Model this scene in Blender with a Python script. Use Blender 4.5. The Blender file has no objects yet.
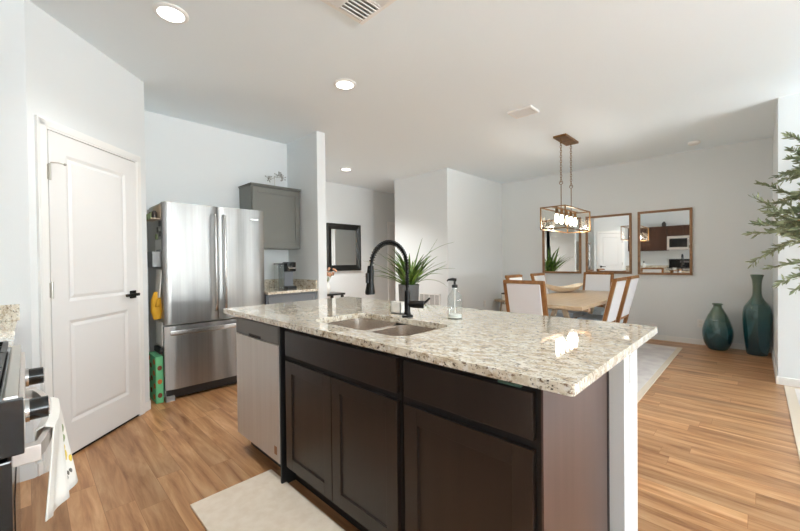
import bpy, bmesh, math, random
from mathutils import Vector, Matrix
random.seed(7)
C = bpy.context.scene
COL = C.collection
PI = math.pi

# ------------------------------------------------------------------ camera
CAMH = 1.22
cam_d = bpy.data.cameras.new('camera'); cam = bpy.data.objects.new('camera', cam_d); COL.objects.link(cam)
cam_d.sensor_width = 36.0; cam_d.lens = 365.06 / 800 * 36.0; cam_d.clip_start = 0.01
yaw, pitch, roll = math.radians(-44.332), math.radians(-0.643), math.radians(-0.633)
fw = Vector((math.sin(yaw) * math.cos(pitch), math.cos(yaw) * math.cos(pitch), math.sin(pitch)))
rt = Vector((math.cos(yaw), -math.sin(yaw), 0)); up = rt.cross(fw)
r_ = math.cos(roll) * rt + math.sin(roll) * up
u_ = -math.sin(roll) * rt + math.cos(roll) * up
cam.matrix_world = Matrix(((r_.x, u_.x, -fw.x, 0), (r_.y, u_.y, -fw.y, 0), (r_.z, u_.z, -fw.z, CAMH), (0, 0, 0, 1)))
C.camera = cam

# ------------------------------------------------------------------ world, daylight, exposure
w = bpy.data.worlds.new('World'); C.world = w; w.use_nodes = True
wn = w.node_tree.nodes; wl = w.node_tree.links
sky = wn.new('ShaderNodeTexSky'); sky.sky_type = 'NISHITA'; sky.sun_disc = False
sky.sun_elevation = math.radians(48); sky.sun_rotation = math.radians(90)
wl.new(sky.outputs[0], wn['Background'].inputs[0]); wn['Background'].inputs[1].default_value = 0.25

def area_light(name, loc, rot, sx, sy, power, col=(1, 1, 1)):
    d = bpy.data.lights.new(name, 'AREA'); d.shape = 'RECTANGLE'; d.size = sx; d.size_y = sy
    d.energy = power; d.color = col
    o = bpy.data.objects.new(name, d); o.location = loc; o.rotation_euler = rot; COL.objects.link(o)
    return o
# daylight in the right window opening; patio and back windows added, unseen, for fill
COOL = (0.89, 0.945, 0.99)
TILT = math.radians(78)                   # upward tip added to all three to brighten the ceiling
area_light('daylight_right', (8.22, 1.2, 1.25), (0, PI / 2 + TILT, 0), 2.3, 3.5, 1500, COOL)
area_light('fill_patio', (3.5, 5.27, 1.25), (-PI / 2 - TILT, 0, 0), 3.8, 2.2, 330, COOL)  # added fill through an invented patio window, mainly for the ceiling
area_light('fill_back', (3.25, -0.90, 1.25), (-PI / 2 - TILT, 0, PI), 2.4, 2.2, 45, COOL)  # added fill through an invented window behind the camera
C.cycles.max_bounces = 14; C.cycles.diffuse_bounces = 8; C.cycles.glossy_bounces = 6; C.cycles.transparent_max_bounces = 16
C.view_settings.view_transform = 'Standard'; C.view_settings.look = 'None'
C.view_settings.gamma = 1.0; C.view_settings.use_curve_mapping = False
C.view_settings.exposure = -0.2

# ------------------------------------------------------------------ materials
def lin(c):
    return tuple(((v / 255) / 12.92 if v / 255 <= 0.04045 else (((v / 255) + 0.055) / 1.055) ** 2.4) for v in c) + (1,)
def mat(name, rgb, rough=0.5, metal=0.0, **kw):
    m = bpy.data.materials.new(name); m.use_nodes = True
    b = m.node_tree.nodes['Principled BSDF']
    b.inputs['Base Color'].default_value = lin(rgb); b.inputs['Roughness'].default_value = rough
    b.inputs['Metallic'].default_value = metal
    if 'trans' in kw: b.inputs['Transmission Weight'].default_value = kw['trans']
    if 'ior' in kw: b.inputs['IOR'].default_value = kw['ior']
    if 'spec' in kw: b.inputs['Specular IOR Level'].default_value = kw['spec']
    if 'coat' in kw: b.inputs['Coat Weight'].default_value = kw['coat']; b.inputs['Coat Roughness'].default_value = 0.035
    if 'emit' in kw:
        b.inputs['Emission Color'].default_value = lin(kw.get('ecol', rgb)); b.inputs['Emission Strength'].default_value = kw['emit']
    n = kw.get('noise')
    if n:   # (scale xyz, second rgb, contrast lo, hi, detail)
        sc, rgb2, lo, hi = n
        nt = m.node_tree; tc = nt.nodes.new('ShaderNodeTexCoord'); mp = nt.nodes.new('ShaderNodeMapping')
        mp.inputs['Scale'].default_value = sc if isinstance(sc, tuple) else (sc, sc, sc)
        nz = nt.nodes.new('ShaderNodeTexNoise'); nz.inputs['Scale'].default_value = 1; nz.inputs['Detail'].default_value = 5
        rp = nt.nodes.new('ShaderNodeValToRGB')
        rp.color_ramp.elements[0].position = lo; rp.color_ramp.elements[1].position = hi
        rp.color_ramp.elements[0].color = lin(rgb); rp.color_ramp.elements[1].color = lin(rgb2)
        L = nt.links.new
        L(tc.outputs['Object'], mp.inputs[0]); L(mp.outputs[0], nz.inputs['Vector']); L(nz.outputs['Fac'], rp.inputs[0]); L(rp.outputs[0], b.inputs['Base Color'])
    bp = kw.get('bump')
    if bp:
        nt = m.node_tree; tc = nt.nodes.new('ShaderNodeTexCoord'); nz = nt.nodes.new('ShaderNodeTexNoise')
        nz.inputs['Scale'].default_value = bp[0]; nz.inputs['Detail'].default_value = 3
        bu = nt.nodes.new('ShaderNodeBump'); bu.inputs['Strength'].default_value = bp[1]; bu.inputs['Distance'].default_value = 0.004
        nt.links.new(tc.outputs['Object'], nz.inputs['Vector']); nt.links.new(nz.outputs['Fac'], bu.inputs['Height']); nt.links.new(bu.outputs[0], b.inputs['Normal'])
    return m

M = {}
M['wall'] = mat('wall_paint', (229, 233, 234), 0.75, bump=(160, 0.12))
M['ceiling'] = mat('ceiling_paint', (238, 247, 252), 0.85, bump=(120, 0.1))
M['trim'] = mat('white_trim', (240, 240, 238), 0.4)
M['door'] = mat('white_door', (232, 232, 231), 0.42)
M['black_metal'] = mat('black_metal', (22, 21, 20), 0.35, 0.6)
M['black_gloss'] = mat('black_gloss', (16, 16, 17), 0.12)
M['black_plastic'] = mat('black_plastic', (26, 26, 27), 0.4)
M['dark_gap'] = mat('recess_shade', (18, 15, 13), 0.8)  # near-black; shade of gaps and recesses put into the colour
M['chrome'] = mat('chrome', (205, 205, 205), 0.12, 1.0)
M['nickel'] = mat('brushed_nickel', (190, 186, 178), 0.3, 1.0)
M['steel'] = mat('stainless_steel', (158, 157, 155), 0.3, 0.9, noise=((60, 60, 1.2), (150, 149, 147), 0.35, 0.65))
def oil_can(m, sc, strength):
    nt = m.node_tree; tc = nt.nodes.new('ShaderNodeTexCoord'); mp = nt.nodes.new('ShaderNodeMapping'); mp.inputs['Scale'].default_value = sc
    nz = nt.nodes.new('ShaderNodeTexNoise'); nz.inputs['Scale'].default_value = 1.0; nz.inputs['Detail'].default_value = 0.5
    bu = nt.nodes.new('ShaderNodeBump'); bu.inputs['Strength'].default_value = strength; bu.inputs['Distance'].default_value = 0.02
    L = nt.links.new; L(tc.outputs['Object'], mp.inputs[0]); L(mp.outputs[0], nz.inputs['Vector']); L(nz.outputs['Fac'], bu.inputs['Height']); L(bu.outputs[0], nt.nodes['Principled BSDF'].inputs['Normal'])
oil_can(M['steel'], (1, 8, 0.35), 0.5)
M['steel_soft'] = mat('stainless_satin', (212, 207, 202), 0.45, 0.45, noise=((50, 50, 1.0), (206, 200, 195), 0.35, 0.65))
M['sink_steel'] = mat('sink_steel', (208, 198, 188), 0.27, 0.9)
M['fridge_side'] = mat('fridge_grey_side', (188, 184, 178), 0.5, 0.2)
M['handle_steel'] = mat('polished_handle', (200, 198, 196), 0.22, 0.9)
M['steel_dark'] = mat('dark_stainless', (112, 108, 104), 0.38, 0.7)
M['espresso'] = mat('espresso_cabinet', (40, 31, 27), 0.36, noise=((14, 14, 1.6), (47, 37, 32), 0.3, 0.7))
M['espresso_in'] = mat('espresso_shadow_gap', (26, 19, 16), 0.6)  # darker espresso copy; shade between and below the fronts put into colour
M['espresso_wall'] = mat('brown_upper_cabinet', (72, 44, 31), 0.4, noise=((14, 14, 1.6), (84, 53, 38), 0.3, 0.7))
M['grey_cab'] = mat('grey_cabinet', (112, 112, 106), 0.38)
M['bluegrey_cab'] = mat('slate_cabinet', (120, 124, 130), 0.4)
M['mirror'] = mat('mirror_glass', (232, 232, 230), 0.015, 1.0)
M['mirror_frame'] = mat('walnut_frame', (158, 120, 86), 0.5, noise=((8, 8, 40), (132, 96, 66), 0.3, 0.7))
M['black_frame'] = mat('black_wood_frame', (24, 24, 22), 0.3)
M['brass'] = mat('aged_brass', (150, 114, 72), 0.38, 0.8, noise=(20, (116, 84, 52), 0.3, 0.7))
M['chair_wood'] = mat('chair_wood', (160, 112, 62), 0.5, noise=((30, 30, 3), (124, 80, 42), 0.3, 0.7))
M['linen'] = mat('white_linen', (226, 227, 230), 0.9, bump=(400, 0.2))
M['seat_fabric'] = mat('pale_blue_fabric', (186, 198, 208), 0.9, bump=(400, 0.2))
M['table_wood'] = mat('pale_table_wood', (206, 184, 154), 0.3, noise=((40, 1.5, 40), (184, 158, 126), 0.3, 0.75))
M['table_leg'] = mat('weathered_wood', (190, 172, 148), 0.6, noise=((20, 20, 3), (160, 140, 116), 0.3, 0.7))
M['bowl'] = mat('pale_bowl_wood', (238, 226, 206), 0.55, noise=((20, 6, 20), (224, 206, 180), 0.3, 0.7))
M['pot_grey'] = mat('grey_planter', (108, 112, 114), 0.6, bump=(60, 0.2))
M['leaf'] = mat('green_blade', (108, 144, 56), 0.4, noise=(9, (50, 80, 38), 0.35, 0.65))
M['leaf_young'] = mat('young_green_blade', (126, 168, 60), 0.45)
M['olive_leaf'] = mat('olive_leaf', (162, 168, 132), 0.55, noise=(7, (108, 120, 86), 0.35, 0.62))
M['bark'] = mat('bark', (112, 94, 72), 0.9, noise=(30, (84, 68, 50), 0.3, 0.7))
M['basket'] = mat('woven_basket', (176, 146, 106), 0.85, noise=((60, 60, 60), (140, 110, 76), 0.4, 0.6))
M['soil'] = mat('soil', (54, 42, 32), 0.95)
M['mat_beige'] = mat('beige_mat', (244, 231, 213), 0.85, noise=((24, 24, 24), (236, 221, 200), 0.35, 0.65))
M['green_print'] = mat('green_fabric', (112, 196, 142), 0.8)
M['print_brown'] = mat('brown_print', (122, 66, 44), 0.8)
M['print_orange'] = mat('orange_print', (204, 112, 52), 0.8)
M['white_cloth'] = mat('white_cotton', (238, 236, 230), 0.9, bump=(300, 0.15))
M['yellow'] = mat('yellow_glove', (226, 172, 44), 0.6)
M['lemon'] = mat('lemon_print', (230, 204, 96), 0.9)
M['sage'] = mat('sage_print', (150, 164, 122), 0.9)
M['ink'] = mat('ink_print', (120, 118, 112), 0.9)
M['white_plastic'] = mat('white_plastic', (238, 238, 236), 0.35)
M['grey_plastic'] = mat('grey_plastic', (150, 152, 152), 0.45)
M['paper'] = mat('paper', (232, 230, 226), 0.85)
M['cork'] = mat('tan_board', (196, 178, 156), 0.85)
M['ceramic'] = mat('white_ceramic', (236, 234, 228), 0.25)
M['coffee_grey'] = mat('slate_plastic', (84, 92, 94), 0.3)
M['lamp_glow'] = mat('downlight_glow', (255, 252, 244), 0.4, emit=14, ecol=(255, 250, 240))
M['bulb_glow'] = mat('bulb_glow', (255, 236, 206), 0.4, emit=13, ecol=(255, 236, 208))
M['wire'] = mat('silver_wire', (176, 174, 168), 0.35, 0.8)
M['flower'] = mat('dried_flower', (176, 132, 104), 0.9)
M['sticker'] = mat('green_sticker', (84, 118, 108), 0.6)
M['tag_tan'] = mat('tan_tag', (166, 124, 92), 0.7)
M['dark_jar'] = mat('dark_jar', (52, 44, 40), 0.4)
M['grille_dark'] = mat('grille_shadow', (150, 150, 148), 0.8)  # shade behind the louvres put into the backing's colour

def clear_glass(name, tint=(250, 250, 250), amount=0.16):
    m = bpy.data.materials.new(name); m.use_nodes = True; nt = m.node_tree; nt.nodes.clear()
    o = nt.nodes.new('ShaderNodeOutputMaterial'); t = nt.nodes.new('ShaderNodeBsdfTransparent'); g = nt.nodes.new('ShaderNodeBsdfGlossy')
    t.inputs[0].default_value = lin(tint); g.inputs['Roughness'].default_value = 0.03
    lw = nt.nodes.new('ShaderNodeLayerWeight'); lw.inputs[0].default_value = amount
    mx = nt.nodes.new('ShaderNodeMixShader')
    nt.links.new(lw.outputs['Facing'], mx.inputs[0]); nt.links.new(t.outputs[0], mx.inputs[1]); nt.links.new(g.outputs[0], mx.inputs[2]); nt.links.new(mx.outputs[0], o.inputs[0])
    return m
M['pane'] = clear_glass('window_pane', (250, 252, 252), 0.08)
M['clear'] = clear_glass('clear_glass', (246, 249, 249), 0.16)

def teal_glass():
    m = mat('teal_glass', (20, 92, 104), 0.04, trans=0.45, ior=1.5, coat=1.0)
    nt = m.node_tree; b = nt.nodes['Principled BSDF']
    tc = nt.nodes.new('ShaderNodeTexCoord'); sp = nt.nodes.new('ShaderNodeSeparateXYZ'); nz = nt.nodes.new('ShaderNodeTexNoise'); nz.inputs['Scale'].default_value = 7
    ad = nt.nodes.new('ShaderNodeMath'); ad.operation = 'MULTIPLY_ADD'; ad.inputs[1].default_value = 0.3
    rp = nt.nodes.new('ShaderNodeValToRGB'); e = rp.color_ramp.elements
    e[0].position = 0.25; e[0].color = lin((18, 88, 110)); e[1].position = 0.95; e[1].color = lin((112, 138, 116))
    x = rp.color_ramp.elements.new(0.6); x.color = lin((38, 112, 118))
    L = nt.links.new
    L(tc.outputs['Generated'], sp.inputs[0]); L(tc.outputs['Object'], nz.inputs['Vector']); L(nz.outputs['Fac'], ad.inputs[0]); L(sp.outputs['Z'], ad.inputs[2]); L(ad.outputs[0], rp.inputs[0]); L(rp.outputs[0], b.inputs['Base Color'])
    return m
M['teal'] = teal_glass()
M['lantern_pane'] = clear_glass('lantern_pane', (253, 253, 252), 0.5)
_nt = M['lantern_pane'].node_tree
for _l in list(_nt.links):
    if _l.to_node.type == 'MIX_SHADER' and _l.to_socket == _l.to_node.inputs[0]: _nt.links.remove(_l)
[n for n in _nt.nodes if n.type == 'MIX_SHADER'][0].inputs[0].default_value = 0.015

def granite():
    m = mat('speckled_granite', (206, 196, 178), 0.04, coat=0.6)
    nt = m.node_tree; b = nt.nodes['Principled BSDF']; L = nt.links.new
    tc = nt.nodes.new('ShaderNodeTexCoord')
    def noise(scale, detail, rough=0.6, stretch=(1, 1, 1), seed=(0, 0, 0)):
        mp = nt.nodes.new('ShaderNodeMapping'); mp.inputs['Scale'].default_value = stretch; mp.inputs['Location'].default_value = seed
        n = nt.nodes.new('ShaderNodeTexNoise'); n.inputs['Scale'].default_value = scale; n.inputs['Detail'].default_value = detail; n.inputs['Roughness'].default_value = rough
        L(tc.outputs['Object'], mp.inputs[0]); L(mp.outputs[0], n.inputs['Vector']); return n
    def ramp(src, stops):
        r = nt.nodes.new('ShaderNodeValToRGB'); e = r.color_ramp.elements
        e[0].position, e[0].color = stops[0][0], stops[0][1]; e[1].position, e[1].color = stops[1][0], stops[1][1]
        for p, c in stops[2:]:
            k = e.new(p); k.color = c
        L(src, r.inputs[0]); return r
    base = ramp(noise(24, 6, 0.7, (0.8, 1.5, 1)).outputs['Fac'], [(0.36, lin((186, 168, 142))), (0.62, lin((236, 230, 216))), (0.47, lin((216, 205, 184)))])
    f1 = ramp(noise(60, 6, 0.7, (0.75, 1.6, 1), (3, 1, 2)).outputs['Fac'], [(0.545, (0, 0, 0, 1)), (0.62, (1, 1, 1, 1))])
    f2 = ramp(noise(95, 5, 0.62, (0.8, 1.5, 1), (7, 5, 1)).outputs['Fac'], [(0.585, (0, 0, 0, 1)), (0.645, (1, 1, 1, 1))])
    f3 = ramp(noise(50, 4, 0.55, (1, 1.3, 1), (1, 9, 4)).outputs['Fac'], [(0.58, (0, 0, 0, 1)), (0.66, (1, 1, 1, 1))])
    def mix(f, a, col):
        x = nt.nodes.new('ShaderNodeMix'); x.data_type = 'RGBA'; L(f, x.inputs['Factor']); L(a, x.inputs['A']); x.inputs['B'].default_value = lin(col); return x.outputs['Result']
    c = mix(f3.outputs[0], base.outputs[0], (236, 232, 224))
    c = mix(f1.outputs[0], c, (132, 110, 88))
    c = mix(f2.outputs[0], c, (62, 50, 40))
    L(c, b.inputs['Base Color'])
    return m
M['granite'] = granite()

def planks():
    m = mat('oak_plank_floor', (190, 138, 92), 0.33)
    nt = m.node_tree; b = nt.nodes['Principled BSDF']; L = nt.links.new
    tc = nt.nodes.new('ShaderNodeTexCoord')
    br = nt.nodes.new('ShaderNodeTexBrick'); br.inputs['Scale'].default_value = 1.0
    br.inputs['Brick Width'].default_value = 1.22; br.inputs['Row Height'].default_value = 0.125
    br.inputs['Mortar Size'].default_value = 0.0012; br.inputs['Mortar Smooth'].default_value = 0.3; br.offset = 0.0; br.squash = 1.0
    br.inputs['Color1'].default_value = (0, 0, 0, 1); br.inputs['Color2'].default_value = (1, 1, 1, 1); br.inputs['Mortar'].default_value = (0.5, 0.5, 0.5, 1)
    sx = nt.nodes.new('ShaderNodeSeparateXYZ'); L(tc.outputs['Object'], sx.inputs[0])
    dv = nt.nodes.new('ShaderNodeMath'); dv.operation = 'DIVIDE'; dv.inputs[1].default_value = 0.125; L(sx.outputs['Y'], dv.inputs[0])
    fl = nt.nodes.new('ShaderNodeMath'); fl.operation = 'FLOOR'; L(dv.outputs[0], fl.inputs[0])
    wh = nt.nodes.new('ShaderNodeTexWhiteNoise'); wh.noise_dimensions = '1D'; L(fl.outputs[0], wh.inputs['W'])
    ma = nt.nodes.new('ShaderNodeMath'); ma.operation = 'MULTIPLY_ADD'; ma.inputs[1].default_value = 1.22; L(wh.outputs['Value'], ma.inputs[0]); L(sx.outputs['X'], ma.inputs[2])
    cb = nt.nodes.new('ShaderNodeCombineXYZ'); L(ma.outputs[0], cb.inputs['X']); L(sx.outputs['Y'], cb.inputs['Y'])
    L(cb.outputs[0], br.inputs['Vector'])
    mp = nt.nodes.new('ShaderNodeMapping'); mp.inputs['Scale'].default_value = (1.1, 11, 1)
    L(tc.outputs['Object'], mp.inputs[0])
    # shift the grain from board to board
    ad = nt.nodes.new('ShaderNodeVectorMath'); ad.operation = 'ADD'
    sc = nt.nodes.new('ShaderNodeVectorMath'); sc.operation = 'SCALE'; sc.inputs['Scale'].default_value = 13.0
    L(br.outputs['Color'], sc.inputs[0]); L(mp.outputs[0], ad.inputs[0]); L(sc.outputs[0], ad.inputs[1])
    nz = nt.nodes.new('ShaderNodeTexNoise'); nz.inputs['Scale'].default_value = 1.6; nz.inputs['Detail'].default_value = 7; nz.inputs['Roughness'].default_value = 0.62; nz.inputs['Distortion'].default_value = 0.5
    L(ad.outputs[0], nz.inputs['Vector'])
    rp = nt.nodes.new('ShaderNodeValToRGB'); e = rp.color_ramp.elements
    e[0].position = 0.3; e[0].color = lin((140, 90, 52)); e[1].position = 0.72; e[1].color = lin((214, 173, 130))
    k = e.new(0.5); k.color = lin((186, 138, 94))
    L(nz.outputs['Fac'], rp.inputs[0])
    hs = nt.nodes.new('ShaderNodeHueSaturation')
    mr = nt.nodes.new('ShaderNodeMapRange'); mr.inputs['To Min'].default_value = 0.80; mr.inputs['To Max'].default_value = 1.14
    L(br.outputs['Color'], mr.inputs['Value']); L(mr.outputs[0], hs.inputs['Value']); L(rp.outputs[0], hs.inputs['Color'])
    x = nt.nodes.new('ShaderNodeMix'); x.data_type = 'RGBA'; L(br.outputs['Fac'], x.inputs['Factor']); L(hs.outputs[0], x.inputs['A']); x.inputs['B'].default_value = lin((150, 102, 64))
    L(x.outputs['Result'], b.inputs['Base Color'])
    return m
M['floor'] = planks()

def rug_mat(name, border):
    m = mat(name, (236, 230, 226), 0.95, noise=((5, 5, 5), (220, 212, 211), 0.4, 0.62), bump=(250, 0.4))
    return m
M['rug'] = rug_mat('faded_rug', None)
M['rug_border'] = mat('rug_border', (226, 212, 194), 0.95, bump=(250, 0.4))

# ------------------------------------------------------------------ mesh helpers
ORG = {}
class MB:
    def __init__(self): self.bm = bmesh.new()
    def add(self, verts, faces):
        vs = [self.bm.verts.new(v) for v in verts]
        for f in faces:
            try: self.bm.faces.new([vs[i] for i in f])
            except ValueError: pass
        return vs
    def box(self, x0, x1, y0, y1, z0, z1, bev=0.0, seg=2):
        t = bmesh.new(); bmesh.ops.create_cube(t, size=1)
        for v in t.verts: v.co = Vector(((x0 + x1) / 2 + v.co.x * (x1 - x0), (y0 + y1) / 2 + v.co.y * (y1 - y0), (z0 + z1) / 2 + v.co.z * (z1 - z0)))
        if bev: bmesh.ops.bevel(t, geom=t.edges[:], offset=bev, segments=seg, affect='EDGES', profile=0.7)
        return self.take(t)
    def take(self, t, mtx=None):
        if mtx is not None: bmesh.ops.transform(t, matrix=mtx, verts=t.verts[:])
        me = bpy.data.meshes.new('tmp'); t.to_mesh(me); t.free(); self.bm.from_mesh(me); bpy.data.meshes.remove(me); return self
    def prism(self, pts, z0, z1):
        n = len(pts)
        vs = [(p[0], p[1], z0) for p in pts] + [(p[0], p[1], z1) for p in pts]
        fs = [tuple(range(n - 1, -1, -1)), tuple(range(n, 2 * n))] + [(i, (i + 1) % n, n + (i + 1) % n, n + i) for i in range(n)]
        self.add(vs, fs); return self
    def bar(self, a, b, wd, ht, roll=None):
        """rectangular bar from a to b"""
        a, b = Vector(a), Vector(b); d = (b - a).normalized()
        ref = Vector(roll) if roll else (Vector((0, 0, 1)) if abs(d.z) < 0.9 else Vector((0, 1, 0)))
        s = d.cross(ref).normalized(); t = s.cross(d).normalized()
        vs = []
        for p in (a, b):
            for i, j in ((-1, -1), (1, -1), (1, 1), (-1, 1)): vs.append(p + s * i * wd / 2 + t * j * ht / 2)
        self.add(vs, [(3, 2, 1, 0), (4, 5, 6, 7), (0, 1, 5, 4), (1, 2, 6, 5), (2, 3, 7, 6), (3, 0, 4, 7)]); return self
    def tube(self, pts, rad, n=10, caps=True):
        pts = [Vector(p) for p in pts]; rings = []
        prev = None
        for i, p in enumerate(pts):
            d = (pts[min(i + 1, len(pts) - 1)] - pts[max(i - 1, 0)]).normalized()
            if prev is None:
                ref = Vector((0, 0, 1)) if abs(d.z) < 0.9 else Vector((1, 0, 0)); s = d.cross(ref).normalized()
            else:
                s = (prev - d * prev.dot(d)).normalized()
            prev = s; t = d.cross(s)
            r = rad[i] if isinstance(rad, (list, tuple)) else rad
            rings.append([self.bm.verts.new(p + (s * math.cos(2 * PI * k / n) + t * math.sin(2 * PI * k / n)) * r) for k in range(n)])
        for a, b in zip(rings, rings[1:]):
            for k in range(n): self.bm.faces.new((a[k], a[(k + 1) % n], b[(k + 1) % n], b[k]))
        if caps:
            self.bm.faces.new(rings[0][::-1]); self.bm.faces.new(rings[-1])
        return self
    def lathe(self, prof, cx=0, cy=0, n=24, sx=1, sy=1, axis='z', caps=True):
        rings = []
        for r, z in prof:
            ring = []
            for k in range(n):
                a = 2 * PI * k / n; x, y = math.cos(a) * r * sx, math.sin(a) * r * sy
                ring.append(self.bm.verts.new((cx + x, cy + y, z)))
            rings.append(ring)
        for a, b in zip(rings, rings[1:]):
            for k in range(n): self.bm.faces.new((a[k], a[(k + 1) % n], b[(k + 1) % n], b[k]))
        if caps:
            self.bm.faces.new(rings[0][::-1]); self.bm.faces.new(rings[-1])
        return self
    def cyl(self, a, b, r, n=20):
        return self.tube([a, b], r, n)
    def sphere(self, c, r, sx=1, sy=1, sz=1, u=16, v=10):
        t = bmesh.new(); bmesh.ops.create_uvsphere(t, u_segments=u, v_segments=v, radius=r)
        for q in t.verts: q.co = Vector((c[0] + q.co.x * sx, c[1] + q.co.y * sy, c[2] + q.co.z * sz))
        return self.take(t)
    def panel_frame(self, x0, x1, z0, z1, y_front, depth, stile, inset, axis='x', bev=0.0):
        """shaker front facing -Y: a slab with a recessed centre"""
        y0, y1 = y_front, y_front + depth
        self.box(x0, x0 + stile, y0, y1, z0, z1); self.box(x1 - stile, x1, y0, y1, z0, z1)
        self.box(x0 + stile, x1 - stile, y0, y1, z1 - stile, z1); self.box(x0 + stile, x1 - stile, y0, y1, z0, z0 + stile)
        # chamfered inner lip and centre panel
        c = 0.006
        self.box(x0 + stile, x1 - stile, y0 + inset, y1, z0 + stile, z1 - stile)
        for (ax, az, bx, bz) in ((x0 + stile, z0 + stile, x1 - stile, z0 + stile), (x0 + stile, z1 - stile, x1 - stile, z1 - stile), (x0 + stile, z0 + stile, x0 + stile, z1 - stile), (x1 - stile, z0 + stile, x1 - stile, z1 - stile)):
            self.bar((ax, y0 + inset, az), (bx, y0 + inset, bz), c, c)
        return self
    def build(self, name, m, parent=None, smooth=False, bevel=0.0, subsurf=0, rot=None):
        bmesh.ops.recalc_face_normals(self.bm, faces=self.bm.faces[:])
        org = ORG.get(parent.name, Vector((0, 0, 0))) if parent else Vector((0, 0, 0))
        if parent: bmesh.ops.translate(self.bm, verts=self.bm.verts[:], vec=-org)
        me = bpy.data.meshes.new(name); self.bm.to_mesh(me); self.bm.free()
        ms = m if isinstance(m, list) else [m]
        for x in ms: me.materials.append(x)
        if smooth:
            for p in me.polygons: p.use_smooth = True
            try: me.set_sharp_from_angle(angle=math.radians(40))
            except Exception: pass
        o = bpy.data.objects.new(name, me); COL.objects.link(o)
        if parent: o.parent = parent
        ORG[o.name] = org.copy()
        if bevel:
            b = o.modifiers.new('bevel', 'BEVEL'); b.width = bevel; b.segments = 2; b.limit_method = 'ANGLE'
        if subsurf:
            s = o.modifiers.new('sub', 'SUBSURF'); s.levels = subsurf; s.render_levels = subsurf
        return o
def recentre(o, p):
    """move a one-mesh thing's origin to p without moving its geometry"""
    p = Vector(p); o.data.transform(Matrix.Translation(-p)); o.location = p; ORG[o.name] = p; return o
def thing(name, label, cat, loc=(0, 0, 0), group=None):
    o = bpy.data.objects.new(name, None); COL.objects.link(o); o.location = loc; o.empty_display_size = 0.05
    ORG[o.name] = Vector(loc); o['label'] = label; o['category'] = cat
    if group: o['group'] = group
    return o
def tag(o, label, cat, group=None):
    o['label'] = label; o['category'] = cat
    if group: o['group'] = group
    return o
def struct(o):
    o['kind'] = 'structure'; return o
def dup(root, loc, rz, label, group=None):
    r = root.copy(); COL.objects.link(r); r.location = loc; r.rotation_euler = (0, 0, rz); r['label'] = label
    if group: r['group'] = group
    for ch in list(root.children):
        c = ch.copy(); COL.objects.link(c); c.parent = r
        for g in list(ch.children):
            d = g.copy(); COL.objects.link(d); d.parent = c
    return r

# ================================================================== THE SETTING
HC = 2.74
struct(MB().box(-6.1, 8.6, -1.0, 8.2, -0.1, 0.0).build('floor', M['floor']))
struct(MB().box(-6.1, 8.6, -1.0, 8.2, HC, HC + 0.1).build('ceiling', M['ceiling']))
PX = -2.965                               # pantry side wall
struct(MB().prism([(PX, -0.76), (PX, 0.015), (-3.66, 0.71), (-4.33, 0.71), (-4.33, -0.76)], 0, HC).build('wall_pantry', M['wall']))
struct(MB().box(-4.43, -4.33, 0.6, 2.485, 0, HC).build('wall_left', M['wall']))
struct(MB().box(-4.33, -3.64, 2.37, 2.485, 0, HC).build('wall_divider', M['wall']))
struct(MB().box(-5.9, -4.33, 2.385, 2.485, 0, HC).build('wall_entry', M['wall']))
struct(MB().prism([(-6.0, 2.485), (-5.8, 2.485), (-5.8, 5.14), (-5.806, 5.17), (-5.825, 5.19), (-5.85, 5.2), (-5.85, 8.0), (-6.0, 8.0)], 0, HC).build('wall_hall', M['wall']))
struct(MB().box(-5.85, -4.84, 8.0, 8.1, 0, HC).build('wall_hall_end', M['wall']))
struct(MB().box(-4.84, -3.62, 4.83, 8.1, 0, HC).build('wall_block', M['wall']))
struct(MB().box(-3.62, 0.147, 6.62, 6.72, 0, HC).build('wall_far', M['wall']))
b = MB(); b.box(0.147, 1.5, 5.04, 6.72, 0, HC); b.box(5.5, 8.1, 5.04, 5.14, 0, HC); b.box(1.5, 5.5, 5.04, 5.14, 2.4, HC); b.box(1.5, 5.5, 5.04, 5.14, 0, 0.1)
struct(b.build('wall_stub', M['wall']))
b = MB(); b.box(PX, 2.0, -0.76, -0.66, 0, HC); b.box(4.5, 8.1, -0.76, -0.66, 0, HC); b.box(2.0, 4.5, -0.76, -0.66, 0, 0.1); b.box(2.0, 4.5, -0.76, -0.66, 2.4, HC)
struct(b.build('wall_back', M['wall']))
b = MB(); b.box(8.0, 8.1, -0.66, -0.6, 0, HC); b.box(8.0, 8.1, 3.0, 5.04, 0, HC); b.box(8.0, 8.1, -0.6, 3.0, 0, 0.1); b.box(8.0, 8.1, -0.6, 3.0, 2.4, HC)
struct(b.build('wall_right', M['wall']))
def window(name, along, a0, a1, p0, p1, n):
    """frame with n panes in a wall; along = the axis the wall runs on"""
    def bx(b, u0, u1, z0, z1, q0=p0, q1=p1): b.box(u0, u1, q0, q1, z0, z1) if along == 'x' else b.box(q0, q1, u0, u1, z0, z1)
    b = MB(); bx(b, a0, a0 + 0.05, 0.1, 2.4); bx(b, a1 - 0.05, a1, 0.1, 2.4); bx(b, a0, a1, 0.1, 0.15); bx(b, a0, a1, 2.35, 2.4)
    for k in range(1, n): u = a0 + (a1 - a0) * k / n; bx(b, u - 0.025, u + 0.025, 0.15, 2.35)
    o = struct(b.build(name, M['trim'])); g = MB(); m = (p0 + p1) / 2; bx(g, a0 + 0.05, a1 - 0.05, 0.15, 2.35, m - 0.004, m + 0.004); g.build('window_glass', M['pane'], o)
window('window_1', 'y', -0.6, 3.0, 8.02, 8.08, 3); window('added_window_1', 'x', 1.5, 5.5, 5.06, 5.12, 3); window('added_window_2', 'x', 2.0, 4.5, -0.74, -0.68, 2)  # first is the light's inferred source; the other two are unseen, added for fill

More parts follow.
